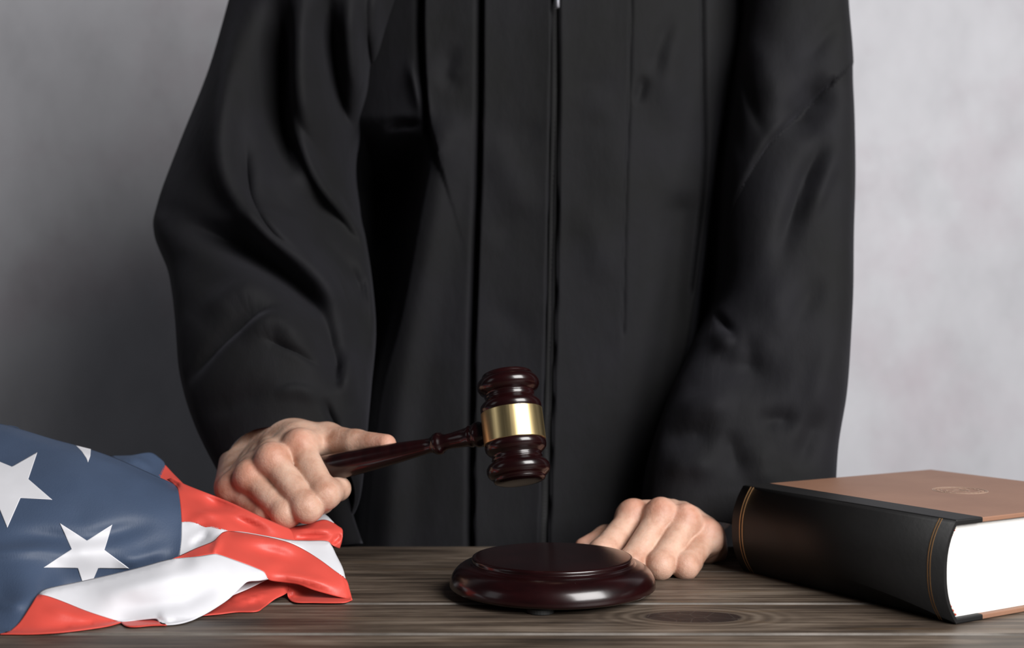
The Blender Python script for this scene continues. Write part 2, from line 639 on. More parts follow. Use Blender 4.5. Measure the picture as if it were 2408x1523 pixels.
# ------------------------------------------------------------------ gavel
HC = W(1207, 1003, 0.862)                       # centre of the head
HG = W(790, 1096, 0.912)                        # handle where it enters the hand
hd = (HG - HC).normalized()
up0 = Vector((-0.085, 0.30, 0.95)).normalized()
ax_h = (up0 - hd * up0.dot(hd)).normalized()    # head axis square to the handle
gavel = empty('gavel', HC)
tag(gavel, 'dark cherry wood gavel with brass band held over the sound block', 'gavel')
q = Vector((0, 0, 1)).rotation_difference(ax_h)
K = 0.862 / FPX
hp = [(0.01, -128), (40, -128.5), (53, -127), (59, -124), (61, -120), (60.5, -117), (66, -114), (72, -108), (74.5, -100), (74, -92), (69, -84),
      (61, -79.5), (58.5, -77), (58.5, -74.5), (60, -73), (58.5, -70), (58.5, -66), (60, -63), (66, -58.5), (71.5, -52), (72.8, -45), (72.2, -39), (71.2, -37.2), (71.0, -36)]
full = hp + [(71.0, 0)] + [(r, -z) for r, z in reversed(hp)]
v, fcs = lathe([(r * K, z * K * 1.045) for r, z in full], 112)
head = mesh_obj('head', v, fcs, M['lacquer'], gavel)
head.rotation_mode = 'QUATERNION'
head.rotation_quaternion = q
bp = [(70.5, -36.2), (72.4, -36.0), (73.0, -35.2), (73.05, -34.6), (73.1, -30), (73.1, 0), (73.1, 30), (73.05, 34.6), (73.0, 35.2), (72.4, 36.0), (70.5, 36.2)]
v, fcs = lathe([(r * K, z * K * 1.045) for r, z in bp], 112)
nb = 112
fcs = fcs[:-2] + [((len(bp) - 1) * nb + k, (len(bp) - 1) * nb + (k + 1) % nb, (k + 1) % nb, k) for k in range(nb)]
band = mesh_obj('brass_band', v, fcs, M['brass'], gavel, False)
for p_ in band.data.polygons:
    p_.use_smooth = abs(p_.normal.z) < 0.2
band.rotation_mode = 'QUATERNION'
band.rotation_quaternion = q
band['label'] = 'polished brass band round the gavel head'
# handle: distance from head centre along the handle (px at the head) and radius
hl = [(58, 27), (78, 27), (84, 30.5), (92, 31), (99, 28.5), (103, 25), (108, 26.5), (113, 26.5), (118, 23.5), (135, 21.5), (160, 19), (178, 18.5), (183, 21), (187, 21.5), (190, 25.5),
      (198, 27.5), (206, 25.5), (209, 21), (214, 20.5), (219, 18), (235, 18.5), (270, 21.5), (320, 25.5), (380, 29.5), (440, 32), (500, 33.5), (560, 33), (610, 29), (640, 25), (650, 19), (653, 8)]
v, fcs = lathe([(r * K, s * K) for s, r in hl], 56)
hnd = mesh_obj('handle', v, fcs, M['lacquer'], gavel)
hnd.rotation_mode = 'QUATERNION'
hnd.rotation_quaternion = Vector((0, 0, 1)).rotation_difference(hd)

# ------------------------------------------------------------------ book
BA = 0.5351
book = empty('book', (0.2632, 0.7522, TZ), BA)
tag(book, 'thick closed law book with brown leather cover and black spine', 'book')
BL, BW, BT, BB = 0.1900, 0.200, 0.0625, 0.0030      # length along spine (+Y), width (+X), thickness, board
STRIP = 0.027


def board(z0, z1, name):
    p = bm_obj(name, box_bm(STRIP, BW, 0, BL, z0, z1, 0.0006), M['brown_leather'], book)
    bm = box_bm(0.003, STRIP + 0.0002, -0.0003, BL + 0.0003, z0 - 0.00025, z1 + 0.00025, 0.0009)
    s = bm_obj('leather_strip', bm, M['black_leather'], p)
    s['label'] = 'black leather strip along the hinge'
    return p


fc = board(BT - BB, BT, 'front_cover')
bc = board(0.0004, BB + 0.0004, 'back_cover')
# rounded spine: section in X-Z bulging towards -X
ns = 28
sec_o, sec_i = [], []
for k in range(ns + 1):
    t = k / ns
    z = 0.0006 + t * (BT - 0.0008)
    s = 2 * t - 1
    bulge = 0.0108 * (1 - abs(s) ** 2.4)
    sec_o.append((0.0035 - bulge - 0.0006, z))
    sec_i.append((0.0055 - bulge, min(max(z, 0.0016), BT - 0.0016)))
verts, faces = [], []
loop = sec_o + sec_i[::-1]
m_ = len(loop)
for y in (-0.0004, BL + 0.0004):
    verts += [(x, y, z) for x, z in loop]
for k in range(m_):
    faces.append((k, (k + 1) % m_, m_ + (k + 1) % m_, m_ + k))
n1 = len(sec_o)
for k in range(n1 - 1):
    a, b_, c, d = k, k + 1, m_ - 2 - k, m_ - 1 - k
    faces.append((a, d, c, b_))
    faces.append((m_ + a, m_ + b_, m_ + c, m_ + d))
spine = mesh_obj('spine', verts, faces, M['black_leather'], book, False)
for p_ in spine.data.polygons:
    p_.use_smooth = abs(p_.normal.y) < 0.5
spine['label'] = 'rounded black leather spine with gilt lines'
# gilt lines on the spine
for y in (0.0100, 0.0118, BL - 0.0108, BL - 0.0080):
    verts, faces = [], []
    for k in range(ns + 1):
        x, z = sec_o[k]
        for dy in (-0.00034, 0.00034):
            verts.append((x - 0.00022, y + dy, z))
        for dy in (0.00034, -0.00034):
            verts.append((x + 0.0003, y + dy, z))
    for k in range(ns):
        for j in range(4):
            faces.append((k * 4 + j, k * 4 + (j + 1) % 4, k * 4 + 4 + (j + 1) % 4, k * 4 + 4 + j))
    mesh_obj('gilt_line', verts, faces, M['gilt'], spine, False)
# page block: follows the spine round at the back, hollow fore edge
verts, faces = [], []
pl = []
for k in range(ns + 1):
    t = k / ns
    z = BB + 0.0005 + t * (BT - 2 * BB - 0.0008)
    s = 2 * t - 1
    pl.append((0.0058 - 0.0102 * (1 - abs(s) ** 2.4), z))
fe = []
for k in range(ns + 1):
    t = k / ns
    z = BB + 0.0005 + t * (BT - 2 * BB - 0.0008)
    s = 2 * t - 1
    fe.append((BW - 0.005 - 0.006 * (1 - s * s), z))
loop = pl + fe[::-1]
m_ = len(loop)
ya, yb = 0.0035, BL - 0.0035
for y in (ya, yb):
    verts += [(x, y, z) for x, z in loop]
for k in range(m_):
    faces.append((k, (k + 1) % m_, m_ + (k + 1) % m_, m_ + k))
for k in range(ns):
    a, b_, c, d = k, k + 1, m_ - 2 - k, m_ - 1 - k
    faces.append((a, d, c, b_))
    faces.append((m_ + a, m_ + b_, m_ + c, m_ + d))
mesh_obj('page_block', verts, faces, M['pages'], book, False)['label'] = 'white edges of the pages'
# head band stitches along the page block's spine corner
for yy in (ya - 0.0006, yb + 0.0006):
    verts, faces = [], []
    hb = empty_parent = None
    bm = bmesh.new()
    for k in range(40):
        t = (k + 0.5) / 40
        s = 2 * t - 1
        x = 0.0058 - 0.0102 * (1 - abs(s) ** 2.4) + 0.0008
        z = BB + 0.0015 + t * (BT - 2 * BB - 0.003)
        bmesh.ops.create_uvsphere(bm, u_segments=8, v_segments=5, radius=0.00075, matrix=Matrix.Translation((x, yy, z)))
    for p_ in bm.faces:
        kk = int((p_.calc_center_median().z - BB - 0.0015) / ((BT - 2 * BB - 0.003) / 40))
        p_.material_index = kk % 2
    hbo = bm_obj('headband', bm, M['stitch'], book, True)
    hbo.data.materials.append(M['cream'])
    hbo['label'] = 'red and cream stitched headband'
# blind-stamped round seal on the front cover
bm = bmesh.new()


def ring_strip(bm, pts, wd, z, closed):
    n = len(pts)
    vs_ = []
    for i in range(n):
        a = Vector(pts[(i - 1) % n] if closed or i > 0 else pts[i])
        b_ = Vector(pts[(i + 1) % n] if closed or i < n - 1 else pts[i])
        t = (b_ - a).normalized()
        nn = Vector((-t.y, t.x))
        c = Vector(pts[i])
        vs_.append((bm.verts.new((c.x + nn.x * wd, c.y + nn.y * wd, z)), bm.verts.new((c.x - nn.x * wd, c.y - nn.y * wd, z))))
    for i in range(n if closed else n - 1):
        a, b_ = vs_[i], vs_[(i + 1) % n]
        bm.faces.new((a[0], a[1], b_[1], b_[0]))


ecx, ecy = 0.1155, 0.0905
for R_, wd in ((0.0185, 0.00035), (0.0172, 0.0002), (0.0128, 0.00025)):
    ring_strip(bm, [(ecx + R_ * math.cos(a * math.pi / 32), ecy + R_ * math.sin(a * math.pi / 32)) for a in range(64)], wd, BT + 0.00012, True)
for a in range(26):
    an = a * 2 * math.pi / 26
    for rr_ in ((0.0141, 0.0158),):
        ring_strip(bm, [(ecx + r * math.cos(an + (0.05 if r > 0.015 else -0.03)), ecy + r * math.sin(an + (0.05 if r > 0.015 else -0.03))) for r in (rr_[0], 0.0150, rr_[1])], 0.0003, BT + 0.00012, False)
for sgn in (-1, 1):
    ring_strip(bm, [(ecx + sgn * (0.001 + 0.009 * t), ecy - 0.004 + 0.010 * math.sin(t * 2.4)) for t in [i / 10 for i in range(11)]], 0.00035, BT + 0.00012, False)
    ring_strip(bm, [(ecx + sgn * (0.002 + 0.007 * t), ecy - 0.007 + 0.007 * math.sin(t * 2.0)) for t in [i / 10 for i in range(11)]], 0.0003, BT + 0.00012, False)
ring_strip(bm, [(ecx + x, ecy + y) for x, y in ((-0.004, 0.004), (0.004, 0.004), (0.004, -0.003), (0, -0.008), (-0.004, -0.003))], 0.0004, BT + 0.00012, True)
r_ = bmesh.ops.extrude_face_region(bm, geom=list(bm.faces))
for el in r_['geom']:
    if isinstance(el, bmesh.types.BMVert):
        el.co.z -= 0.0003
em = bm_obj('emblem', bm, M['emboss'], fc)
em['label'] = 'faint round seal stamped on the cover'
book.location.x += 0.0

# ------------------------------------------------------------------ signed distance modelling for the body
def smin(a, b, k):
    h = np.maximum(k - np.abs(a - b), 0) / k
    return np.minimum(a, b) - h * h * k * 0.25


def cone_sdf(P, a, b, ra, rb):
    a = np.array(a, np.float32)
    b = np.array(b, np.float32)
    d = b - a
    L2 = float(d @ d) + 1e-12
    t = np.clip(((P - a) @ d) / L2, 0, 1)
    q = P - a - t[..., None] * d
    return np.sqrt((q * q).sum(-1)) - (ra + (rb - ra) * t)


def ell_sdf(P, c, r, rot=None):
    q = P - np.array(c, np.float32)
    if rot is not None:
        q = q @ np.array(rot, np.float32)
    r = np.array(r, np.float32)
    k0 = np.sqrt(((q / r) ** 2).sum(-1))
    k1 = np.sqrt(((q / (r * r)) ** 2).sum(-1)) + 1e-9
    return k0 * (k0 - 1.0) / k1


def surface_net(fn, lo, hi, h):
    lo = np.array(lo)
    n = np.ceil((np.array(hi) - lo) / h).astype(int) + 1
    # coarse blocks first: only those near the surface are sampled finely
    BK = 10
    nbk = np.ceil(n / BK).astype(int)
    g = np.stack(np.meshgrid(*[np.arange(k) for k in nbk], indexing='ij'), -1).reshape(-1, 3)
    cf = fn((lo + h * (g * BK + (BK - 1) / 2)).astype(np.float32))
    F = np.empty(nbk * BK, np.float32)
    F6 = F.reshape(nbk[0], BK, nbk[1], BK, nbk[2], BK)
    F6[:] = cf.reshape(nbk)[:, None, :, None, :, None]
    near = g[np.abs(cf) < h * BK * 1.05]
    cell = np.stack(np.meshgrid(*[np.arange(BK)] * 3, indexing='ij'), -1).reshape(-1, 3)
    for i0 in range(0, len(near), 60):
        nb2 = near[i0:i0 + 60]
        P = (lo + h * (nb2[:, None, :] * BK + cell[None])).astype(np.float32)
        vals = fn(P)
        for q, vv in zip(nb2, vals):
            F6[q[0], :, q[1], :, q[2], :] = vv.reshape(BK, BK, BK)
    n = nbk * BK
    S = F < 0
    c = [S[i:n[0] - 1 + i, j:n[1] - 1 + j, k:n[2] - 1 + k] for i in (0, 1) for j in (0, 1) for k in (0, 1)]
    cnt = sum(x.astype(np.int8) for x in c)
    act = (cnt > 0) & (cnt < 8)
    idx = np.full(act.shape, -1, np.int64)
    cells = np.argwhere(act)
    idx[act] = np.arange(len(cells))
    acc = np.zeros((len(cells), 3))
    num = np.zeros(len(cells))
    offs = [np.array((i, j, k)) for i in (0, 1) for j in (0, 1) for k in (0, 1)]
    for a in offs:
        for axn in range(3):
            if a[axn] == 0:
                b = a.copy()
                b[axn] = 1
                pa, pb = cells + a, cells + b
                fa = F[pa[:, 0], pa[:, 1], pa[:, 2]]
                fb = F[pb[:, 0], pb[:, 1], pb[:, 2]]
                m = (fa < 0) != (fb < 0)
                t = np.where(m, fa / np.where(m, fa - fb, 1), 0)
                acc += np.where(m[:, None], a + t[:, None] * (b - a), 0)
                num += m
    verts = lo + h * (cells + acc / num[:, None])
    faces = []
    for axn in range(3):
        u, v_ = (axn + 1) % 3, (axn + 2) % 3
        sl0 = [slice(None)] * 3
        sl1 = [slice(None)] * 3
        sl0[axn] = slice(0, n[axn] - 1)
        sl1[axn] = slice(1, n[axn])
        e = S[tuple(sl0)] != S[tuple(sl1)]
        pos = np.argwhere(e)
        ok = (pos[:, u] > 0) & (pos[:, v_] > 0) & (pos[:, u] < n[u] - 1) & (pos[:, v_] < n[v_] - 1)
        pos = pos[ok]
        q = []
        for (du, dv) in ((-1, -1), (0, -1), (0, 0), (-1, 0)):
            pp = pos.copy()
            pp[:, u] += du
            pp[:, v_] += dv
            q.append(idx[pp[:, 0], pp[:, 1], pp[:, 2]])
        q = np.stack(q, 1)
        fl = S[pos[:, 0], pos[:, 1], pos[:, 2]]
        q[~fl] = q[~fl][:, ::-1]
        faces.append(q)
    return verts, np.concatenate(faces)


def hand_fn(J):
    """J: wrist, arm, per finger [mcp, pip, dip, tip], thumb [cmc, mcp, ip, tip]"""
    fr = dict(i=(.0106, .0093, .0085, .0076), m=(.0108, .0094, .0086, .0077), r=(.0102, .0089, .0081, .0073), l=(.0095, .0082, .0074, .0066))

    def fn(P):
        wr = np.array(J['wrist'])
        palm = cone_sdf(P, J['arm'], wr, .031, J.get('wr', .0255))
        wside = np.array(J['wside'])
        for key, off, rw in (('i', -.014, .0145), ('m', -.005, .0150), ('r', .005, .0145), ('l', .013, .0140)):
            palm = smin(palm, cone_sdf(P, wr + wside * off, J[key][0], rw, fr[key][0] + .0004), .0065)
        ks = [np.array(J[k_][0]) for k_ in 'imrl']
        for p0, p1 in zip(ks[:-1], ks[1:]):
            palm = smin(palm, cone_sdf(P, p0 * .80 + wr * .20, p1 * .80 + wr * .20, .0112, .0112), .006)
        # palm flesh under the knuckles
        pd = np.array(J['palmdir'])
        for key in 'imrl':
            palm = smin(palm, cone_sdf(P, wr + pd * .008, np.array(J[key][0]) * .72 + wr * .28 + pd * .010, .016, .013), .012)
        t = J['t']
        th = smin(cone_sdf(P, t[0], t[1], .0165, .0128), cone_sdf(P, t[1], t[2], .0122, .0098), .006)
        th = smin(th, cone_sdf(P, t[2], t[3], .0098, .0074), .004)
        palm = smin(palm, cone_sdf(P, np.array(t[0]), np.array(J['i'][0]) * .7 + np.array(t[1]) * .3, .013, .0085), .010)
        palm = smin(palm, th, .009)
        for c, r in J.get('flesh', []):
            palm = smin(palm, cone_sdf(P, c[0], c[1], r[0], r[1]), .010)
        # tendons and knuckle heads on the back of the hand
        bk = np.array(J['back'])
        for key in 'imrl':
            a = wr * .55 + np.array(J[key][0]) * .45 + bk * (.0135)
            b = np.array(J[key][0]) + bk * .0095
            palm = smin(palm, cone_sdf(P, a, b, .0030, .0030), .005)
        fing = None
        for key in 'imrl':
            a, b, c, d = [np.array(x) for x in J[key]]
            r0, r1, r2, r3 = fr[key]
            f1 = cone_sdf(P, a, b, r0 * .93, r1 * 1.06)
            bn = (c - b) / np.linalg.norm(c - b)
            f1 = smin(f1, cone_sdf(P, b, b + bn * .006, r1 * 1.0, r1 * .97), .005)
            f1 = smin(f1, cone_sdf(P, b, c, r1 * .98, r2), .004)
            f1 = smin(f1, cone_sdf(P, c, d, r2, r3), .003)
            kn = a + (a - b) / np.linalg.norm(a - b) * .001 + bk * .002
            f1 = smin(f1, cone_sdf(P, kn, kn, r0 + .0003, r0 + .0003), .007)
            fing = f1 if fing is None else smin(fing, f1, .0016)
        d = smin(palm, fing, .0055)
        for c0, c1, r, k in J.get('cut', []):
            e = cone_sdf(P, c0, c1, r, r)
            d = -smin(-d, e, k)
        return d
    return fn


def bounds_of(J, pad=.03):
    pts = [np.array(J['wrist']), np.array(J['arm'])] + [np.array(p) for k in 'imrlt' for p in J[k]]
    pts = np.array(pts)
    return pts.min(0) - pad, pts.max(0) + pad


def A(px, py, D):
    return np.array(W(px, py, D))


# right hand closed round the gavel handle
def hdl(s):
    return np.array(HC + hd * s)


RH = dict(
    wrist=A(628, 1052, .990), arm=A(590, 985, 1.05),
    wside=np.array((-.75, -.05, -.55)), palmdir=np.array((.35, .35, -.75)), back=np.array((-.05, -.78, .62)),
    i=[A(706, 1050, .921), A(764, 1163, .888), A(796, 1148, .909), A(768, 1118, .936)],
    m=[A(642, 1083, .908), A(722, 1193, .880), A(757, 1178, .905), A(735, 1142, .935)],
    r=[A(590, 1122, .911), A(672, 1207, .884), A(713, 1197, .908), A(697, 1158, .937)],
    l=[A(548, 1150, .923), A(628, 1212, .898), A(668, 1205, .918), A(660, 1172, .940)],
    t=[A(690, 1042, .966), A(768, 1034, .945), A(838, 1042, .922), A(908, 1044, .9035)],
    flesh=[((A(575, 1090, .985), A(545, 1145, .945)), (.020, .013)), ((A(655, 1030, .975), A(700, 1035, .945)), (.016, .013))],
)
# left fist resting knuckles-up on the table
LH = dict(
    wrist=A(1606, 1222, 1.002), arm=A(1650, 1175, 1.070),
    wside=np.array((.95, .05, -.15)), palmdir=np.array((.0, .25, -.85)), back=np.array((-.05, -.45, .88)),
    i=[A(1487, 1216, .937), A(1416, 1300, .905), A(1436, 1306, .930), A(1470, 1290, .938)],
    m=[A(1553, 1214, .926), A(1483, 1326, .893), A(1500, 1318, .920), A(1530, 1296, .932)],
    r=[A(1612, 1227, .925), A(1551, 1329, .890), A(1566, 1321, .916), A(1590, 1300, .928)],
    l=[A(1664, 1262, .930), A(1611, 1331, .895), A(1627, 1322, .918), A(1642, 1300, .930)],
    t=[A(1560, 1262, .985), A(1488, 1258, .965), A(1425, 1266, .950), A(1374, 1286, .938)],
    flesh=[((A(1665, 1268, .936), A(1668, 1290, .968)), (.011, .014))],
)


def body_fn(P):
    cx = .035
    d = cone_sdf(P, (cx, 1.225, 1.02), (cx, 1.215, 1.30), .085, .090)
    for s in (-1, 1):
        d = smin(d, cone_sdf(P, (cx + s * .06, 1.225, .98), (cx + s * .08, 1.220, 1.32), .070, .064), .04)
        d = smin(d, cone_sdf(P, (cx + s * .075, 1.20, .96), (cx + s * .085, 1.20, .52), .075, .055), .04)
        d = smin(d, cone_sdf(P, (cx + s * .085, 1.20, .52), (cx + s * .09, 1.22, .09), .054, .036), .03)
        d = smin(d, cone_sdf(P, (cx + s * .09, 1.22, .045), (cx + s * .10, 1.06, .035), .036, .030), .02)
    for sh, el, wr in ((A(850, -180, 1.20), A(600, 540, 1.115), np.array(RH['arm'])), (A(1760, -180, 1.20), A(1838, 600, 1.100), np.array(LH['arm']))):
        d = smin(d, cone_sdf(P, sh, el, .046, .034), .03)
        d = smin(d, cone_sdf(P, el, wr, .034, .027), .02)
    d = smin(d, cone_sdf(P, (cx, 1.19, 1.36), (cx, 1.165, 1.50), .058, .054), .05)
    # head: skull, jaw, nose, brow, ears, lips, eye sockets
    hc = np.array((cx, 1.150, 1.625))
    hd_ = ell_sdf(P, hc + (0, .012, .022), (.074, .094, .088))
    hd_ = smin(hd_, ell_sdf(P, hc + (0, -.030, -.050), (.054, .058, .062)), .03)
    hd_ = smin(hd_, cone_sdf(P, hc + (0, -.082, .010), hc + (0, -.108, -.030), .007, .013), .012)
    hd_ = smin(hd_, cone_sdf(P, hc + (-.035, -.074, .022), hc + (.035, -.074, .022), .010, .010), .012)
    hd_ = smin(hd_, cone_sdf(P, hc + (-.018, -.086, -.062), hc + (.018, -.086, -.062), .007, .007), .008)
    hd_ = smin(hd_, cone_sdf(P, hc + (0, -.080, -.098), hc + (0, -.080, -.098), .016, .016), .015)
    for s in (-1, 1):
        hd_ = smin(hd_, ell_sdf(P, hc + (s * .078, .010, -.010), (.008, .018, .030)), .008)
        hd_ = -smin(-hd_, cone_sdf(P, hc + (s * .030, -.098, .003), hc + (s * .030, -.098, .003), .014, .014), .014)
        hd_ = smin(hd_, cone_sdf(P, hc + (s * .030, -.074, .003), hc + (s * .030, -.074, .003), .0125, .0125), .003)
    return smin(d, hd_, .02)


av, af = [], []
base = 0
for fn, (lo, hi), hh in ((hand_fn(RH), bounds_of(RH), .0011), (hand_fn(LH), bounds_of(LH), .0011),
                         (body_fn, ((-.36, .98, -.005), (.42, 1.34, 1.78)), .008)):
    v_, f_ = surface_net(fn, lo, hi, hh)
    av.append(v_)
    af.append(f_ + base)
    base += len(v_)
verts = np.concatenate(av)
PO = np.array((.035, 1.2, 0.0))
flush = np.zeros(len(verts))
nh = len(av[0]) + len(av[1])
for J_ in (RH, LH):
    for key in 'imrl':
        for j_, amp_ in ((0, 1.0), (1, .45)):
            c_ = J_[key][j_] + J_['back'] * .008 * (1 - j_)
            flush[:nh] = np.maximum(flush[:nh], amp_ * np.exp(-(np.linalg.norm(verts[:nh] - c_, axis=1) / .0120) ** 2))
    c_ = J_['t'][3]
    flush[:nh] = np.maximum(flush[:nh], np.exp(-(np.linalg.norm(verts[:nh] - c_, axis=1) / .013) ** 2))
person = mesh_obj('person', verts - PO, np.concatenate(af).tolist(), M['skin'])
person.location = tuple(PO)
tag(person, 'person in a black robe behind the table holding a gavel, fist on table', 'person')
at = person.data.attributes.new('flush', 'FLOAT', 'POINT')
at.data.foreach_set('value', flush.astype(np.float32))


def hair_fn(P):
    hc = np.array((.035, 1.150, 1.625))
    a = ell_sdf(P, hc + (0, .016, .028), (.082, .099, .093))
    cut = cone_sdf(P, hc + (0, -.100, -.040), hc + (0, -.075, -.090), .080, .090)
    cut2 = P[..., 2] - 0
    a = np.maximum(a, -cut)
    return np.maximum(a, (hc[2] - .045) - P[..., 2])


v_, f_ = surface_net(hair_fn, (-.08, 1.02, 1.55), (.15, 1.30, 1.77), .005)
hr = mesh_obj('hair', v_ - PO, f_.tolist(), M['hair'], person)

# ------------------------------------------------------------------ robe
def to_px(v):
    D = np.maximum(v[:, 1], .1)
    return np.stack([1204 + FPX * v[:, 0] / D, 761 + FPX * (ZC - v[:, 2]) / D], 1)


def grid_faces(nr, nc, wrap):
    f_ = []
    for i in range(nr - 1):
        for j in range(nc if wrap else nc - 1):
            j2 = (j + 1) % nc
            f_.append((i * nc + j, i * nc + j2, (i + 1) * nc + j2, (i + 1) * nc + j))
    return f_


# body of the robe: (z, half width, half depth)
tz = [(.06, .300, .210), (.40, .275, .190), (.70, .245, .165), (.80, .235, .152), (.95, .215, .138), (1.10, .200, .132), (1.25, .200, .132), (1.36, .185, .125), (1.43, .130, .105), (1.485, .078, .078), (1.50, .070, .070)]
zr = np.concatenate([np.linspace(.06, .74, 18, endpoint=False), np.linspace(.74, 1.27, 240, endpoint=False), np.linspace(1.27, 1.50, 30)])
prof_s = crom(tz, 12)
wa = np.interp(zr, prof_s[:, 0], prof_s[:, 1])
wb = np.interp(zr, prof_s[:, 0], prof_s[:, 2])
NF, NB = 430, 70
uf = np.sin(np.linspace(-math.pi / 2, math.pi / 2, NF) * 0.985) / math.sin(math.pi / 2 * 0.985)
ub = np.cos(np.linspace(0, math.pi, NB + 2)[1:-1])
ex = 2.4
rows = []
for z, a, b in zip(zr, wa, wb):
    cx = .033
    yf = 1.205 - b * (1 - np.abs(uf) ** ex) ** (1 / ex)
    yb_ = 1.205 + b * (1 - np.abs(ub) ** ex) ** (1 / ex)
    rows.append(np.stack([np.concatenate([cx + a * uf, cx + a * ub]), np.concatenate([yf, yb_]), np.full(NF + NB, z)], 1))
V = np.array(rows)
nr, nc = V.shape[:2]
flat = V.reshape(-1, 3)
px = to_px(flat)
front = (np.arange(nc) < NF).astype(float)
edge = np.concatenate([np.clip((1 - np.abs(uf)) * 6, 0, 1), np.zeros(NB)])
wgt = np.tile(front * edge, nr)
torso_folds = [
    ('p', [(1137, -200), (1134, 200), (1130, 420), (1122, 640), (1115, 900), (1112, 1400)][::-1], 60, .0045, 11, .013),
    ('p', [(1303, -200), (1296, 200), (1290, 500), (1284, 800), (1268, 1400)], 40, .0035, 9, .010),
    ('p', [(1313, -200), (1315, 200), (1312, 500), (1306, 800), (1286, 1400)][::-1], 45, .0040, 7, .007),
    ('p', [(1486, -200), (1478, 200), (1468, 480), (1463, 780)], 25, .0014, 6, .0022),
    ('p', [(1646, -200), (1650, 150), (1652, 400), (1625, 680)], 35, .0030, 10, .006),
    # the body turns away behind the sleeves
    ('s', [(1040, 200), (1030, 330), (1000, 480), (950, 750), (898, 950), (862, 1300), (850, 1500)], 62, .120, 270, 430, 1),
    ('s', [(1700, 0), (1668, 400), (1640, 620), (1610, 820), (1560, 1000), (1470, 1300), (1440, 1500)], 60, .090, 100, 420, -1),
    ('o', [(1600, 500), (1585, 700), (1540, 950), (1460, 1300)], 40, -.008),
    ('p', [(1002, -200), (995, 60), (1006, 270), (1028, 360)][::-1], 60, .010, 14, .012),
    ('o', [(1050, 330), (1010, 560), (960, 800), (930, 1000), (905, 1350)], 45, .012),
    ('r', [(960, 130), (985, 230), (1003, 290)], 14, .008),
    ('r', [(895, 300), (940, 288), (1000, 290)], 9, -.012),
    ('r', [(1585, 20), (1560, 90), (1545, 150), (1560, 200)], 22, -.005),
    ('r', [(1515, 170), (1508, 210), (1495, 250)], 13, -.004),
    ('r', [(1075, 100), (1050, 180), (1100, 200)], 20, -.004),
    ('r', [(1590, 0), (1570, 150), (1590, 320)], 40, .005),
    ('r', [(1400, 150), (1440, 420), (1420, 640)], 55, .003),
    ('r', [(1170, 350), (1230, 315), (1285, 330)], 32, -.002),
    ('r', [(1145, 570), (1220, 520), (1280, 530)], 34, -.002),
    ('r', [(1320, 205), (1400, 195), (1470, 205)], 26, -.0012),
    ('r', [(1320, 300), (1390, 292), (1460, 310)], 30, -.0012),
    ('r', [(1330, 450), (1400, 560), (1440, 700)], 40, .003),
    ('r', [(1140, 300), (1200, 420), (1250, 560)], 40, .003),
    ('r', [(1150, 700), (1210, 760), (1270, 780)], 34, -.002),
]
flat[:, 1] -= folds(px, torso_folds) * wgt
robe = mesh_obj('robe', flat - PO, grid_faces(nr, nc, True), M['robe'], person)
robe['label'] = 'long black pleated robe with a front zip'
so = robe.modifiers.new('thick', 'SOLIDIFY')
so.thickness = .0015
so.offset = -1

# zip: a tape with moulded teeth lying in the gap between the two panels
zl = crom([(1305, -120), (1305, 200), (1300, 500), (1294, 800), (1285, 1060), (1276, 1290)], 26)
verts, faces = [], []
tm = bmesh.new()
for k, (qx, qy) in enumerate(zl):
    p = W(qx, qy, 1.072)
    y_ = 1.205 - float(np.interp(p.z, zr, wb)) + .0045
    p = W(qx, qy, y_)
    for dx, dy in ((-.0028, .0006), (-.0022, -.0004), (.0022, -.0004), (.0028, .0006)):
        verts.append(np.array((p.x + dx, p.y + dy, p.z)) - PO)
    bmesh.ops.create_cube(tm, size=1, matrix=Matrix.Translation(Vector((p.x, p.y - .0008, p.z)) - Vector(PO)) @ Matrix.Diagonal((.0022, .0012, .0014, 1)))
zt = mesh_obj('zipper', verts, grid_faces(len(zl), 4, False), M['zip'], robe)
zs_ = zt.modifiers.new('thick', 'SOLIDIFY')
zs_.thickness = .0008
tm2 = bm_obj('zipper_teeth', tm, M['zip'], robe)
tm2['kind'] = 'stuff'
pc = W(1309, -14, 1.205 - .132 - .004)
bm = box_bm(-.0035, .0035, -.002, .002, -.004, .005, .0012)
bmesh.ops.translate(bm, verts=bm.verts, vec=Vector(pc) - Vector(PO))
bm2 = box_bm(-.0022, .0022, -.0032, -.0018, -.0125, -.001, .0008)
bmesh.ops.translate(bm2, verts=bm2.verts, vec=Vector(pc) - Vector(PO))
tmpm = bpy.data.meshes.new('tmp')
bm2.to_mesh(tmpm)
bm2.free()
bm.from_mesh(tmpm)
bm_obj('zipper_pull', bm, M['zipmetal'], robe, True)


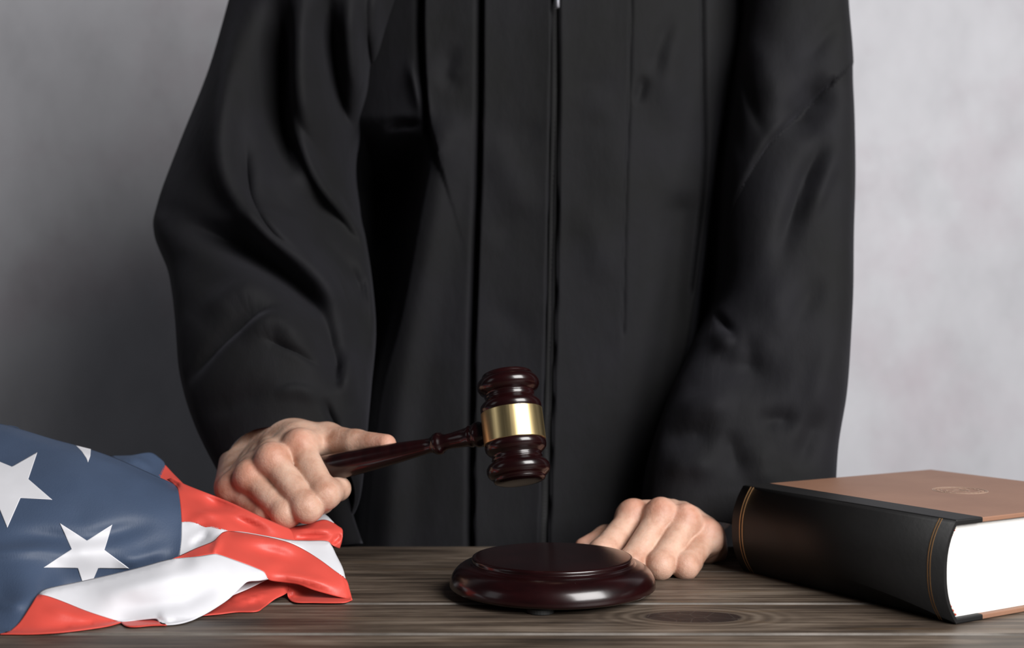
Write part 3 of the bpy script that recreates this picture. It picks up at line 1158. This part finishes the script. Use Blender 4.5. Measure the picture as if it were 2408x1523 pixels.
def sleeve(rings, strokes, name, label, ncol=420, nper=34, expo=2.0):
    """rings: centre, U (half width), V (half depth, pointing away from the viewer)"""
    data = [np.concatenate([np.array(c), np.array(u), np.array(v)]) for c, u, v in rings]
    S = crom(data, nper)
    # columns: denser on the viewer's side
    th = np.concatenate([np.linspace(math.pi, 2 * math.pi, int(ncol * .75), endpoint=False), np.linspace(0, math.pi, ncol - int(ncol * .75), endpoint=False)])
    ct, st = np.cos(th), np.sin(th)
    ct = np.sign(ct) * np.abs(ct) ** (2 / expo)
    st = np.sign(st) * np.abs(st) ** (2 / expo)
    V = S[:, None, 0:3] + ct[None, :, None] * S[:, None, 3:6] + st[None, :, None] * S[:, None, 6:9]
    nr, nc = V.shape[:2]
    fl = V.reshape(-1, 3)
    px = to_px(fl)
    wgt = np.tile(np.clip(-np.sin(th) * 3.0, 0, 1), nr)
    wgt = wgt * wgt * (3 - 2 * wgt)
    d = folds(px, strokes) * wgt
    # push along the section's outward direction
    dirs = (st[None, :, None] * S[:, None, 6:9] / np.linalg.norm(S[:, 6:9], axis=1)[:, None, None]).reshape(-1, 3) * .75 + np.array((0, -.35, 0))
    dirs /= np.linalg.norm(dirs, axis=1)[:, None] + 1e-9
    fl = fl + dirs * d[:, None]
    o = mesh_obj(name, fl - PO, grid_faces(nr, nc, True), M['robe'], robe)
    o['label'] = label
    s_ = o.modifiers.new('thick', 'SOLIDIFY')
    s_.thickness = .0018
    s_.offset = -1
    return o


def ring(px_, py_, D, hw, hd_, tilt=0.0, vx=0.0, roll=0.0):
    """horizontal-ish section: hw half width in pixels, hd_ half depth, tilt turns the far side downwards"""
    c = A(px_, py_, D)
    w_ = hw * D / FPX
    u = np.array((w_ * math.cos(roll), 0, w_ * math.sin(roll)))
    v = np.array((vx, hd_ * math.cos(tilt), -hd_ * math.sin(tilt)))
    return c, u, v


RS = [ring(860, -420, 1.17, 60, .050), ring(815, -260, 1.165, 165, .085), ring(785, -120, 1.16, 205, .098), ring(770, 0, 1.155, 214, .102), ring(706, 170, 1.150, 197, .100),
      ring(636, 350, 1.140, 198, .100), ring(612, 490, 1.125, 228, .098), ring(616, 560, 1.110, 238, .096, .08), ring(640, 655, 1.090, 229, .092, .18), ring(652, 770, 1.065, 226, .086, .32),
      ring(650, 890, 1.035, 218, .078, .52), ring(660, 1000, 1.010, 196, .070, .72, .004), ring(682, 1112, .994, 160, .062, .92, .007), ring(682, 1138, .990, 146, .059, .95, .006)]
right_strokes = [
    ('r', [(575, -60), (537, 230), (530, 361), (563, 460), (649, 558), (734, 643), (813, 716), (850, 800)], 30, .020),
    ('r', [(576, 330), (585, 430), (603, 486), (650, 555), (730, 620)], 9, -.007),
    ('r', [(602, 330), (612, 440), (650, 520), (700, 580)], 22, .006),
    ('r', [(370, 488), (440, 520), (557, 575), (655, 634), (727, 700), (810, 830)], 36, -.036),
    ('r', [(655, -80), (645, 150), (642, 263), (662, 361), (700, 470)], 38, -.042),
    ('r', [(714, -80), (712, 100), (716, 210), (738, 305), (790, 400)], 27, .018),
    ('r', [(765, -60), (770, 100), (792, 240), (842, 360)], 26, -.036),
    ('r', [(826, -60), (830, 90), (842, 190), (868, 300)], 20, .016),
    ('r', [(860, 60), (866, 160), (880, 260)], 10, -.014),
    ('r', [(885, -60), (880, 60), (888, 170)], 16, .010),
    ('r', [(668, 230), (708, 328), (760, 440), (839, 538), (880, 640)], 13, .012),
    ('r', [(690, 400), (735, 480), (800, 545), (850, 640)], 32, -.022),
    ('r', [(790, 600), (840, 700), (870, 820)], 26, -.012),
    ('r', [(800, 620), (826, 760), (840, 900)], 30, -.016),
    ('r', [(700, 500), (760, 575), (830, 660), (866, 730)], 30, -.022),
    ('r', [(425, 925), (504, 818), (590, 746), (668, 714)], 16, -.010),
    ('r', [(470, 760), (560, 690), (650, 690)], 34, .008),
    ('r', [(560, 800), (640, 760), (690, 790), (720, 860)], 30, .009),
    ('r', [(610, 790), (700, 830), (760, 870)], 9, -.004),
    ('r', [(640, 930), (700, 920), (760, 940)], 16, .004),
    ('r', [(755, 930), (775, 975), (800, 1020)], 11, -.009),
    ('r', [(470, 980), (560, 940), (650, 905)], 26, -.004),
    ('r', [(740, 720), (780, 840), (790, 930)], 26, -.018),
    ('r', [(830, 790), (820, 880), (830, 960)], 24, .010),
    ('r', [(420, 600), (450, 700), (440, 850)], 40, .005),
]
sleeve(RS, right_strokes, 'sleeve', 'wide sleeve bunched over the arm that holds the gavel')

LS = [ring(1720, -420, 1.170, 60, .050), ring(1800, -260, 1.165, 140, .085), ring(1850, -120, 1.160, 138, .095), ring(1848, 0, 1.150, 108, .095), ring(1844, 170, 1.140, 122, .095), ring(1836, 400, 1.120, 138, .092),
      ring(1832, 560, 1.105, 139, .090), ring(1828, 700, 1.090, 142, .088, .05), ring(1801, 820, 1.072, 167, .082, .10), ring(1774, 930, 1.055, 189, .076, .16, 0, -.04), ring(1748, 1040, 1.040, 200, .070, .22, 0, -.10),
      ring(1734, 1140, 1.030, 210, .066, .18, 0, -.15), ring(1728, 1232, 1.022, 216, .064, .12, 0, -.19)]
left_strokes = [
    ('p', [(1955, 195), (1889, 262), (1810, 335), (1747, 445), (1715, 536), (1688, 690)], 60, .006, 44, .005),
    ('r', [(1960, 180), (1900, 250), (1850, 330)], 40, -.016),
    ('r', [(1952, 299), (1900, 420), (1850, 560), (1835, 640)], 26, -.011),
    ('r', [(1975, 330), (1930, 430), (1890, 540)], 20, .007),
    ('r', [(1735, 120), (1768, 236), (1796, 325)], 12, -.007),
    ('r', [(1760, 60), (1800, 200), (1860, 260)], 40, .007),
    ('r', [(1712, 170), (1730, 300), (1745, 390)], 16, -.006),
    ('r', [(1655, 735), (1690, 742), (1712, 768), (1730, 795)], 11, -.012),
    ('r', [(1650, 770), (1690, 790), (1715, 830)], 22, .007),
    ('r', [(1628, 850), (1700, 855), (1770, 875), (1860, 915)], 44, -.010),
    ('r', [(1755, 770), (1770, 840), (1765, 900)], 24, -.004),
    ('r', [(1780, 660), (1830, 720), (1870, 800)], 50, .006),
    ('r', [(1545, 1045), (1600, 1025), (1660, 1022), (1700, 1030)], 30, -.007),
    ('r', [(1770, 1002), (1830, 985), (1885, 1005)], 26, -.007),
    ('r', [(1715, 1000), (1725, 1060), (1745, 1130)], 24, -.005),
    ('r', [(1560, 960), (1650, 950), (1740, 960)], 34, .007),
    ('r', [(1540, 1110), (1620, 1090), (1700, 1110)], 30, .006),
    ('r', [(1780, 1030), (1790, 1100), (1800, 1160)], 30, .005),
    ('r', [(1935, 640), (1890, 720), (1830, 790)], 30, -.005),
    ('r', [(1960, 760), (1930, 900), (1900, 1010)], 34, .005),
    ('r', [(1935, 950), (1890, 1060), (1865, 1110)], 26, -.006),
    ('r', [(1985, 30), (1930, 100), (1880, 160)], 20, -.003),
]
sleeve(LS, left_strokes, 'sleeve', 'wide sleeve over the arm that rests on the table', expo=3.4)

# drooping lower lip of the wide cuff, resting on the table's far edge
rows_ = []
for i in range(15):
    t = i / 14
    r_ = []
    for j in range(21):
        u_ = j / 20
        xl, xr = 640 + 40 * t, 806 + 44 * t ** 1.3
        yy_ = 1120 + 161 * t + 5 * math.sin(u_ * 5) * t
        dd_ = .990 + .0235 * t + .006 * math.cos((u_ - .35) * 7) * (1 - .6 * t) + .022 * max(0, u_ - .75) ** 2 * 16 * .35
        r_.append(np.array(W(xl + (xr - xl) * u_, yy_, dd_)) - PO)
    rows_.append(r_)
lip = mesh_obj('sleeve_lip', [p for r_ in rows_ for p in r_], grid_faces(15, 21, False), M['robe'], robe)
lip['label'] = 'drooping lower edge of the wide cuff'
so = lip.modifiers.new('thick', 'SOLIDIFY')
so.thickness = .0015

# ------------------------------------------------------------------ flag: sewn cloth panels lying in a crumpled heap
flag = empty('flag', (-0.16, 0.82, TZ))
tag(flag, 'crumpled flag with red and white stripes and white stars on navy, heaped on the table', 'flag')
FO = np.array(flag.location)


def Z(x, y):                 # coordinates read off an enlargement of the flag corner
    return (x / 2.7057, y / 2.7057 + 960.0)


class Sheet:
    """smooth depth over the pixel plane (thin plate spline through the given depths) plus folds"""

    def __init__(self, ctrl, strokes=()):
        P = np.array([Z(a, b) for a, b, _ in ctrl]) / 100.0
        d = np.array([c for _, _, c in ctrl])
        n = len(P)
        r = np.linalg.norm(P[:, None] - P[None], axis=2)
        Km = np.where(r > 0, r * r * np.log(np.maximum(r, 1e-9)), 0) + np.eye(n) * .02
        Q = np.concatenate([np.ones((n, 1)), P], 1)
        Am = np.block([[Km, Q], [Q.T, np.zeros((3, 3))]])
        self.w = np.linalg.solve(Am, np.concatenate([d, np.zeros(3)]))
        self.P, self.n = P, n
        self.strokes = [(s[0], [Z(*p) for p in s[1]], s[2] / 2.7057) + tuple(s[3:]) for s in strokes]

    def __call__(self, xy):
        q = np.array(xy, float)
        p = q / 100.0
        r = np.linalg.norm(p[:, None] - self.P[None], axis=2)
        Km = np.where(r > 0, r * r * np.log(np.maximum(r, 1e-9)), 0)
        D = Km @ self.w[:self.n] + np.concatenate([np.ones((len(p), 1)), p], 1) @ self.w[self.n:]
        if self.strokes:
            D = D - folds(q, self.strokes)
        # never below the table top
        lim = (CAMH - .0012) * FPX / np.maximum(q[:, 1] - 761, 1)
        return np.minimum(D, lim)


def inside(poly, pts):
    x, y = pts[:, 0], pts[:, 1]
    c = np.zeros(len(pts), bool)
    n = len(poly)
    for i in range(n):
        x0, y0 = poly[i]
        x1, y1 = poly[(i + 1) % n]
        m = ((y0 > y) != (y1 > y)) & (x < (x1 - x0) * (y - y0) / ((y1 - y0) if y1 != y0 else 1e-9) + x0)
        c ^= m
    return c


def panel(name, outline, sheet, mat, parent, smooth=True, lift=0.0, step=7.0, thick=.0005):
    pts = [Z(*p) for p in outline]
    if smooth:
        # corners are kept where the outline turns sharply
        n = len(pts)
        P = np.array(pts)
        out = []
        corner = []
        for i in range(n):
            a, b = P[i] - P[i - 1], P[(i + 1) % n] - P[i]
            ca = (a @ b) / (np.linalg.norm(a) * np.linalg.norm(b) + 1e-9)
            corner.append(ca < 0.45)
        ks = [i for i in range(n) if corner[i]]
        if not ks:
            out = crom(pts, 6, True)
        else:
            out = []
            for a, b in zip(ks, ks[1:] + [ks[0] + n]):
                run = [pts[i % n] for i in range(a, b + 1)]
                s = crom(run, 6) if len(run) > 2 else np.array(run)
                out.extend(s[:-1])
            out = np.array(out)
    else:
        out = np.array(pts)
    # resample evenly
    res = []
    m = len(out)
    for i in range(m):
        a, b = out[i], out[(i + 1) % m]
        L = np.linalg.norm(b - a)
        k = max(1, int(round(L / (step * .8))))
        for j in range(k):
            res.append(a + (b - a) * j / k)
    # drop near duplicates
    keep = [res[0]]
    for p in res[1:]:
        if np.linalg.norm(p - keep[-1]) > .8:
            keep.append(p)
    out = np.array(keep)
    lo, hi = out.min(0), out.max(0)
    gx = np.arange(lo[0], hi[0], step)
    gy = np.arange(lo[1], hi[1], step)
    G = np.array([(x + (step / 2 if j % 2 else 0), y) for j, y in enumerate(gy) for x in gx])
    if len(G):
        G = G[inside(out, G)]
    closed_ = np.vstack([out, out[:1]])
    if len(G):
        d, _, _ = poly_dist(G, closed_)
        G = G[d > step * 1.35]
    # two even rows of points just inside the edge keep the border smooth
    tg = np.roll(out, -1, 0) - np.roll(out, 1, 0)
    tg /= np.linalg.norm(tg, axis=1)[:, None] + 1e-9
    nrm = np.stack([-tg[:, 1], tg[:, 0]], 1)
    if inside(out, out + nrm * .5).mean() < .5:
        nrm = -nrm
    for off_ in (step * .42, step * .95):
        R_ = out + nrm * off_
        R_ = R_[inside(out, R_)]
        if len(R_):
            d, _, _ = poly_dist(R_, closed_)
            R_ = R_[d > off_ * .9]
            G = np.vstack([G, R_]) if len(G) else R_
    allp = [Vector(p) for p in out] + [Vector(p) for p in G]
    nb_ = len(out)
    r = delaunay_2d_cdt(allp, [(i, (i + 1) % nb_) for i in range(nb_)], [], 1, 1e-4)
    vv, ff = np.array([tuple(v) for v in r[0]]), r[2]
    D = sheet(vv) - lift
    pts3 = [np.array(W(x, y, d_)) - FO for (x, y), d_ in zip(vv, D)]
    o = mesh_obj(name, pts3, ff, mat, parent)
    bm = bmesh.new()
    bm.from_mesh(o.data)
    bmesh.ops.recalc_face_normals(bm, faces=bm.faces)
    # face the viewer
    s = sum((f_.normal.y * f_.calc_area()) for f_ in bm.faces)
    if s > 0:
        bmesh.ops.reverse_faces(bm, faces=bm.faces)
    bm.to_mesh(o.data)
    bm.free()
    so = o.modifiers.new('thick', 'SOLIDIFY')
    so.thickness = thick
    so.offset = -1
    return o


XL = -800      # the heap goes on past the left edge of the picture
# back layer: canton, upper red stripe, first white stripe
back = Sheet([(XL, 70, .915), (XL, 700, .815), (XL, 1425, .736), (0, 95, .905), (0, 400, .853), (0, 700, .812), (0, 950, .786), (0, 1200, .764), (0, 1425, .735),
              (240, 170, .895), (480, 230, .890), (500, 450, .848), (500, 700, .822), (520, 900, .804), (500, 1100, .806), (350, 1160, .792), (650, 1090, .814), (1000, 1000, .828), (600, 1200, .806), (350, 1240, .780), (240, 1190, .763), (190, 1260, .754), (100, 1390, .739),
              (800, 340, .888), (800, 520, .852), (800, 750, .828), (800, 950, .818), (800, 1060, .820), (1000, 430, .885), (1115, 490, .878), (1000, 700, .840),
              (1148, 620, .858), (1155, 720, .848), (1150, 830, .838), (1140, 930, .830), (1165, 475, .884), (1300, 600, .862), (1300, 720, .850), (1380, 560, .880), (1500, 610, .873),
              (1500, 720, .853), (1650, 680, .868), (1800, 745, .868), (1700, 780, .857), (1850, 820, .862), (1250, 880, .832), (1400, 790, .838), (1470, 778, .846), (1600, 792, .853)],
             [('r', [(-300, 940), (100, 905), (300, 900), (460, 960)], 40, .004),
              ('r', [(-100, 830), (250, 815), (480, 830), (700, 800), (1120, 690)], 60, -.006),
              ('r', [(700, 990), (900, 950), (1120, 870)], 50, .004),
              ('r', [(-100, 1230), (80, 1250), (200, 1210)], 36, .004),
              ('r', [(1150, 545), (1300, 590), (1500, 690), (1750, 790)], 36, -.008),
              ('r', [(1180, 760), (1260, 690), (1400, 662), (1560, 690), (1720, 750), (1840, 820)], 34, .007),
              ('r', [(1165, 480), (1380, 562), (1650, 682), (1800, 748)], 16, .004),
              ('r', [(1350, 780), (1280, 830), (1200, 880)], 24, -.004),
              ('o', [(-500, 55), (0, 95), (150, 135), (330, 190), (480, 230), (600, 265), (700, 300), (800, 340), (1000, 430), (1115, 490)], 26, -.008)])
canton = panel('canton', [(XL, 60), (-200, 70), (0, 95), (150, 135), (330, 190), (480, 230), (600, 265), (700, 300), (800, 340), (1000, 430), (1080, 465), (1115, 490), (1135, 530), (1148, 620), (1155, 720), (1152, 830),
                          (1140, 930), (1080, 1000), (900, 1050), (700, 1110), (560, 1190), (400, 1250), (260, 1300), (170, 1350), (110, 1395), (40, 1420), (0, 1425), (XL, 1430)], back, M['blue'], flag)
canton['label'] = 'navy field with white stars'


def star(tips, inner, lift=.00045):
    pts = []
    for a, b in zip(tips, inner):
        pts += [a, b]
    return panel('star', pts, back, M['white'], canton, False, lift, 5.0, .0003)


star([(238, 275), (332, 578), (46, 757), (-235, 590), (-130, 285)], [(180, 447), (130, 567), (-30, 572), (-90, 450), (75, 368)])
star([(715, 737), (823, 1018), (552, 1185), (278, 1010), (380, 727)], [(665, 898), (625, 1015), (495, 1015), (455, 893), (553, 838)])
panel('star', [(482, 232), (530, 244), (578, 256), (575, 300), (560, 340), (548, 312), (520, 270)], back, M['white'], canton, False, .0005, 4.0, .0003)

E1 = panel('stripe', [(1115, 490), (1060, 450), (1100, 440), (1165, 475), (1250, 510), (1380, 560), (1500, 610), (1650, 680), (1800, 745), (1850, 770), (1880, 835), (1850, 850), (1750, 835), (1600, 805), (1470, 785), (1350, 755), (1300, 753),
                      (1250, 732), (1200, 722), (1155, 722), (1148, 620), (1135, 530)], back, M['red'], flag)
B1 = panel('stripe', [(1155, 720), (1200, 718), (1250, 728), (1300, 750), (1350, 750), (1470, 778), (1560, 800), (1520, 850), (1400, 900), (1250, 960), (1140, 990), (1140, 930), (1152, 830)], back, M['white'], flag)

# front fold: white stripe, red stripes and their neighbours
frontS = Sheet([(240, 1180, .7575), (300, 1190, .7575), (400, 1225, .758), (550, 1285, .758), (780, 1355, .759), (1040, 1372, .755), (500, 1100, .777), (700, 1055, .783), (900, 1005, .789), (1090, 955, .796),
                (1250, 940, .800), (1350, 925, .804), (1500, 965, .806), (1680, 1040, .808), (1710, 1088, .812), (700, 1200, .766), (900, 1200, .768), (1100, 1200, .771), (1120, 1368, .757), (1300, 1310, .770),
                (1430, 1230, .780), (1540, 1130, .795), (1580, 1100, .800), (1300, 1080, .785),
                (190, 1260, .750), (130, 1350, .742), (40, 1430, .733), (200, 1430, .733), (400, 1420, .740), (600, 1395, .749),
                (1140, 935, .806), (1250, 885, .814), (1350, 845, .820), (1420, 785, .832), (1470, 778, .838), (1600, 795, .838), (1750, 825, .840), (1850, 855, .842), (2050, 970, .838), (2200, 1080, .830),
                (2242, 1213, .821), (2150, 1195, .820), (2000, 1155, .820), (1900, 1120, .820), (1800, 1105, .818), (1700, 950, .824), (1900, 1020, .826), (2075, 840, .862), (2140, 930, .850), (1950, 838, .856)],
               [('r', [(1660, 1060), (1850, 1068), (2030, 1105), (2190, 1165)], 34, .005),
                ('r', [(1395, 800), (1380, 870), (1340, 925)], 22, .005),
                ('r', [(1450, 880), (1600, 900), (1800, 940), (2000, 1030)], 44, -.005),
                ('r', [(600, 1180), (850, 1130), (1150, 1060), (1350, 1000)], 60, .005),
                ('r', [(700, 1270), (950, 1260), (1200, 1220), (1420, 1110)], 50, -.004),
                ('r', [(1000, 1300), (1060, 1330), (1100, 1365)], 24, .003),
                ('r', [(250, 1260), (450, 1310), (650, 1360)], 40, .003),
                ('o', [(240, 1180), (270, 1155), (330, 1135), (500, 1100), (700, 1055), (900, 1005), (1090, 955)], 15, -.0045),
                ('o', [(1470, 778), (1700, 809), (1850, 834), (2075, 840), (2110, 870), (2140, 930), (2180, 1010), (2240, 1210)], 15, -.004)])
panel('stripe', [(240, 1180), (270, 1155), (330, 1135), (500, 1100), (700, 1055), (900, 1005), (1090, 955), (1250, 940), (1350, 925), (1400, 930), (1500, 965), (1620, 1010), (1680, 1040), (1710, 1085), (1650, 1095),
                 (1580, 1100), (1540, 1130), (1490, 1180), (1430, 1230), (1300, 1310), (1200, 1350), (1120, 1368), (1040, 1372), (1010, 1355), (990, 1335), (930, 1338), (780, 1355), (700, 1335), (550, 1285), (400, 1225), (300, 1190)],
      frontS, M['white'], flag)
panel('stripe', [(240, 1180), (300, 1190), (400, 1225), (550, 1285), (700, 1335), (780, 1355), (700, 1378), (600, 1395), (400, 1420), (200, 1432), (40, 1432), (0, 1432), (40, 1418), (80, 1400), (130, 1350), (190, 1260)], frontS, M['red'], flag)
panel('stripe', [(1140, 935), (1250, 885), (1350, 845), (1390, 810), (1420, 785), (1470, 778), (1600, 795), (1750, 825), (1850, 855), (1950, 905), (2050, 970), (2130, 1030), (2200, 1080), (2225, 1150), (2242, 1213), (2150, 1195),
                 (2000, 1155), (1900, 1120), (1800, 1105), (1710, 1088), (1680, 1040), (1620, 1010), (1500, 965), (1400, 930), (1350, 925), (1250, 940), (1090, 955)], frontS, M['red'], flag)
panel('stripe', [(1470, 778), (1550, 784), (1700, 809), (1850, 834), (1950, 838), (2075, 840), (2110, 870), (2140, 930), (2180, 1010), (2200, 1080), (2130, 1030), (2050, 970), (1950, 905), (1850, 855), (1750, 825), (1600, 795)], frontS, M['white'], flag)

# undersides seen below the front fold
under = Sheet([(780, 1355, .768), (1040, 1378, .768), (1200, 1355, .775), (1300, 1312, .790), (1500, 1292, .798), (1630, 1288, .797), (1750, 1210, .810), (1830, 1165, .818), (1710, 1090, .835), (1540, 1130, .825),
               (1490, 1180, .812), (2242, 1215, .8225), (2000, 1232, .823), (1860, 1225, .824), (2000, 1140, .842), (1900, 1110, .842), (1400, 1220, .812)],
              [('r', [(1350, 1290), (1550, 1230), (1780, 1150)], 18, .003), ('r', [(1450, 1270), (1600, 1230), (1720, 1190)], 10, -.002), ('r', [(1830, 1120), (1840, 1180), (1860, 1225)], 18, -.006)])
panel('stripe', [(1710, 1080), (1650, 1085), (1590, 1140), (1490, 1180), (1430, 1225), (1290, 1300), (1270, 1316), (1400, 1304), (1500, 1292), (1630, 1288), (1680, 1260), (1750, 1210), (1830, 1168), (1845, 1100)], under, M['red'], flag)
panel('stripe', [(1840, 1090), (1830, 1168), (1860, 1225), (2000, 1232), (2180, 1232), (2242, 1215), (2150, 1185), (2000, 1140), (1900, 1105)], under, M['red'], flag)
panel('stripe', [(1720, 1075), (1590, 1140), (1490, 1182), (1470, 1195), (1530, 1120), (1580, 1090), (1650, 1080)], Sheet([(1720, 1075, .829), (1590, 1140, .812), (1490, 1180, .802), (1540, 1120, .812), (1650, 1080, .824)]), M['white'], flag)
panel('stripe', [(760, 1350), (930, 1325), (1000, 1325), (1060, 1375), (960, 1378), (860, 1386), (800, 1380)], under, M['red'], flag)

# rear folds: blue corner, red roll at the right, white behind the hand
rear = Sheet([(700, 298, .930), (960, 278, .942), (1050, 355, .935), (1005, 430, .915), (800, 345, .915), (1165, 480, .905), (900, 330, .925)], [('r', [(760, 320), (880, 330), (1000, 400)], 20, .004)])
panel('canton_fold', [(700, 298), (830, 293), (910, 280), (960, 278), (1000, 300), (1050, 355), (1020, 440), (900, 410), (800, 360)], rear, M['blue'], flag)
panel('stripe', [(1050, 355), (1100, 410), (1180, 490), (1150, 510), (1080, 480), (1000, 440)], rear, M['red'], flag)
roll = Sheet([(1750, 735, .882), (1850, 750, .886), (1950, 735, .892), (2050, 705, .896), (2110, 720, .894), (2180, 770, .885), (1850, 830, .870), (1950, 810, .872), (2100, 800, .874), (2110, 860, .872), (2175, 850, .880), (2150, 930, .880)],
             [('r', [(1800, 800), (1950, 775), (2160, 775)], 22, .006), ('r', [(1850, 835), (1980, 815), (2130, 805)], 14, -.006), ('r', [(2100, 870), (2150, 820), (2175, 790)], 14, -.006)])
panel('stripe', [(1740, 722), (1800, 745), (1850, 750), (1950, 735), (2050, 705), (2110, 720), (2150, 745), (2180, 772), (2176, 840), (2162, 890), (2135, 880), (2080, 850), (1950, 845), (1850, 840), (1780, 800)], roll, M['red'], flag)
whb = Sheet([(1780, 745, .900), (1980, 690, .915), (2040, 660, .925), (2120, 720, .915), (1900, 740, .900)])
panel('stripe', [(1740, 750), (1900, 728), (1980, 690), (2040, 660), (2080, 680), (2125, 725), (2060, 735), (1950, 760), (1850, 770)], whb, M['white'], flag)


def drape(name, top, foot_d, mat, sheet):
    """cloth falling from a ridge (enlargement x, y, depth) to the table behind it"""
    q2 = crom([Z(a, b) for a, b in top], 6)
    ridge = [np.array(W(a, b, d)) for (a, b), d in zip(q2, sheet(q2) + .0010)]
    rows_ = []
    n = 14
    for k in range(n + 1):
        t = k / n
        r_ = []
        for i, p in enumerate(ridge):
            yy = p[1] + (foot_d - p[1]) * (1 - (1 - t) ** 1.6) * 1.0
            zz = TZ + .001 + (p[2] - TZ - .001) * (1 - t) ** 1.25
            zz += .004 * math.sin(i * .7 + t * 3) * math.sin(t * math.pi)
            r_.append(np.array((p[0], yy, max(zz, TZ + .001))) - FO)
        rows_.append(r_)
    vv = [p for r_ in rows_ for p in r_]
    o = mesh_obj(name, vv, grid_faces(n + 1, len(ridge), False), mat, flag)
    so = o.modifiers.new('thick', 'SOLIDIFY')
    so.thickness = .0005
    return o


drape('canton_fold', [(XL, 64), (0, 100), (150, 140), (330, 195), (480, 236), (600, 271), (700, 306), (800, 346), (1000, 436), (1080, 471)], 1.0, M['blue'], back)
drape('canton_fold', [(690, 306), (830, 298), (910, 286), (960, 284), (1000, 306), (1046, 362)], 1.0, M['blue'], rear)
drape('stripe', [(1046, 362), (1100, 416), (1170, 486)], .98, M['red'], rear)
drape('stripe', [(1100, 446), (1165, 481), (1250, 516), (1380, 566), (1500, 616), (1650, 686), (1800, 751)], .955, M['red'], back)
drape('stripe', [(1760, 752), (1900, 734), (1980, 696), (2030, 672), (2055, 682)], .950, M['white'], whb)
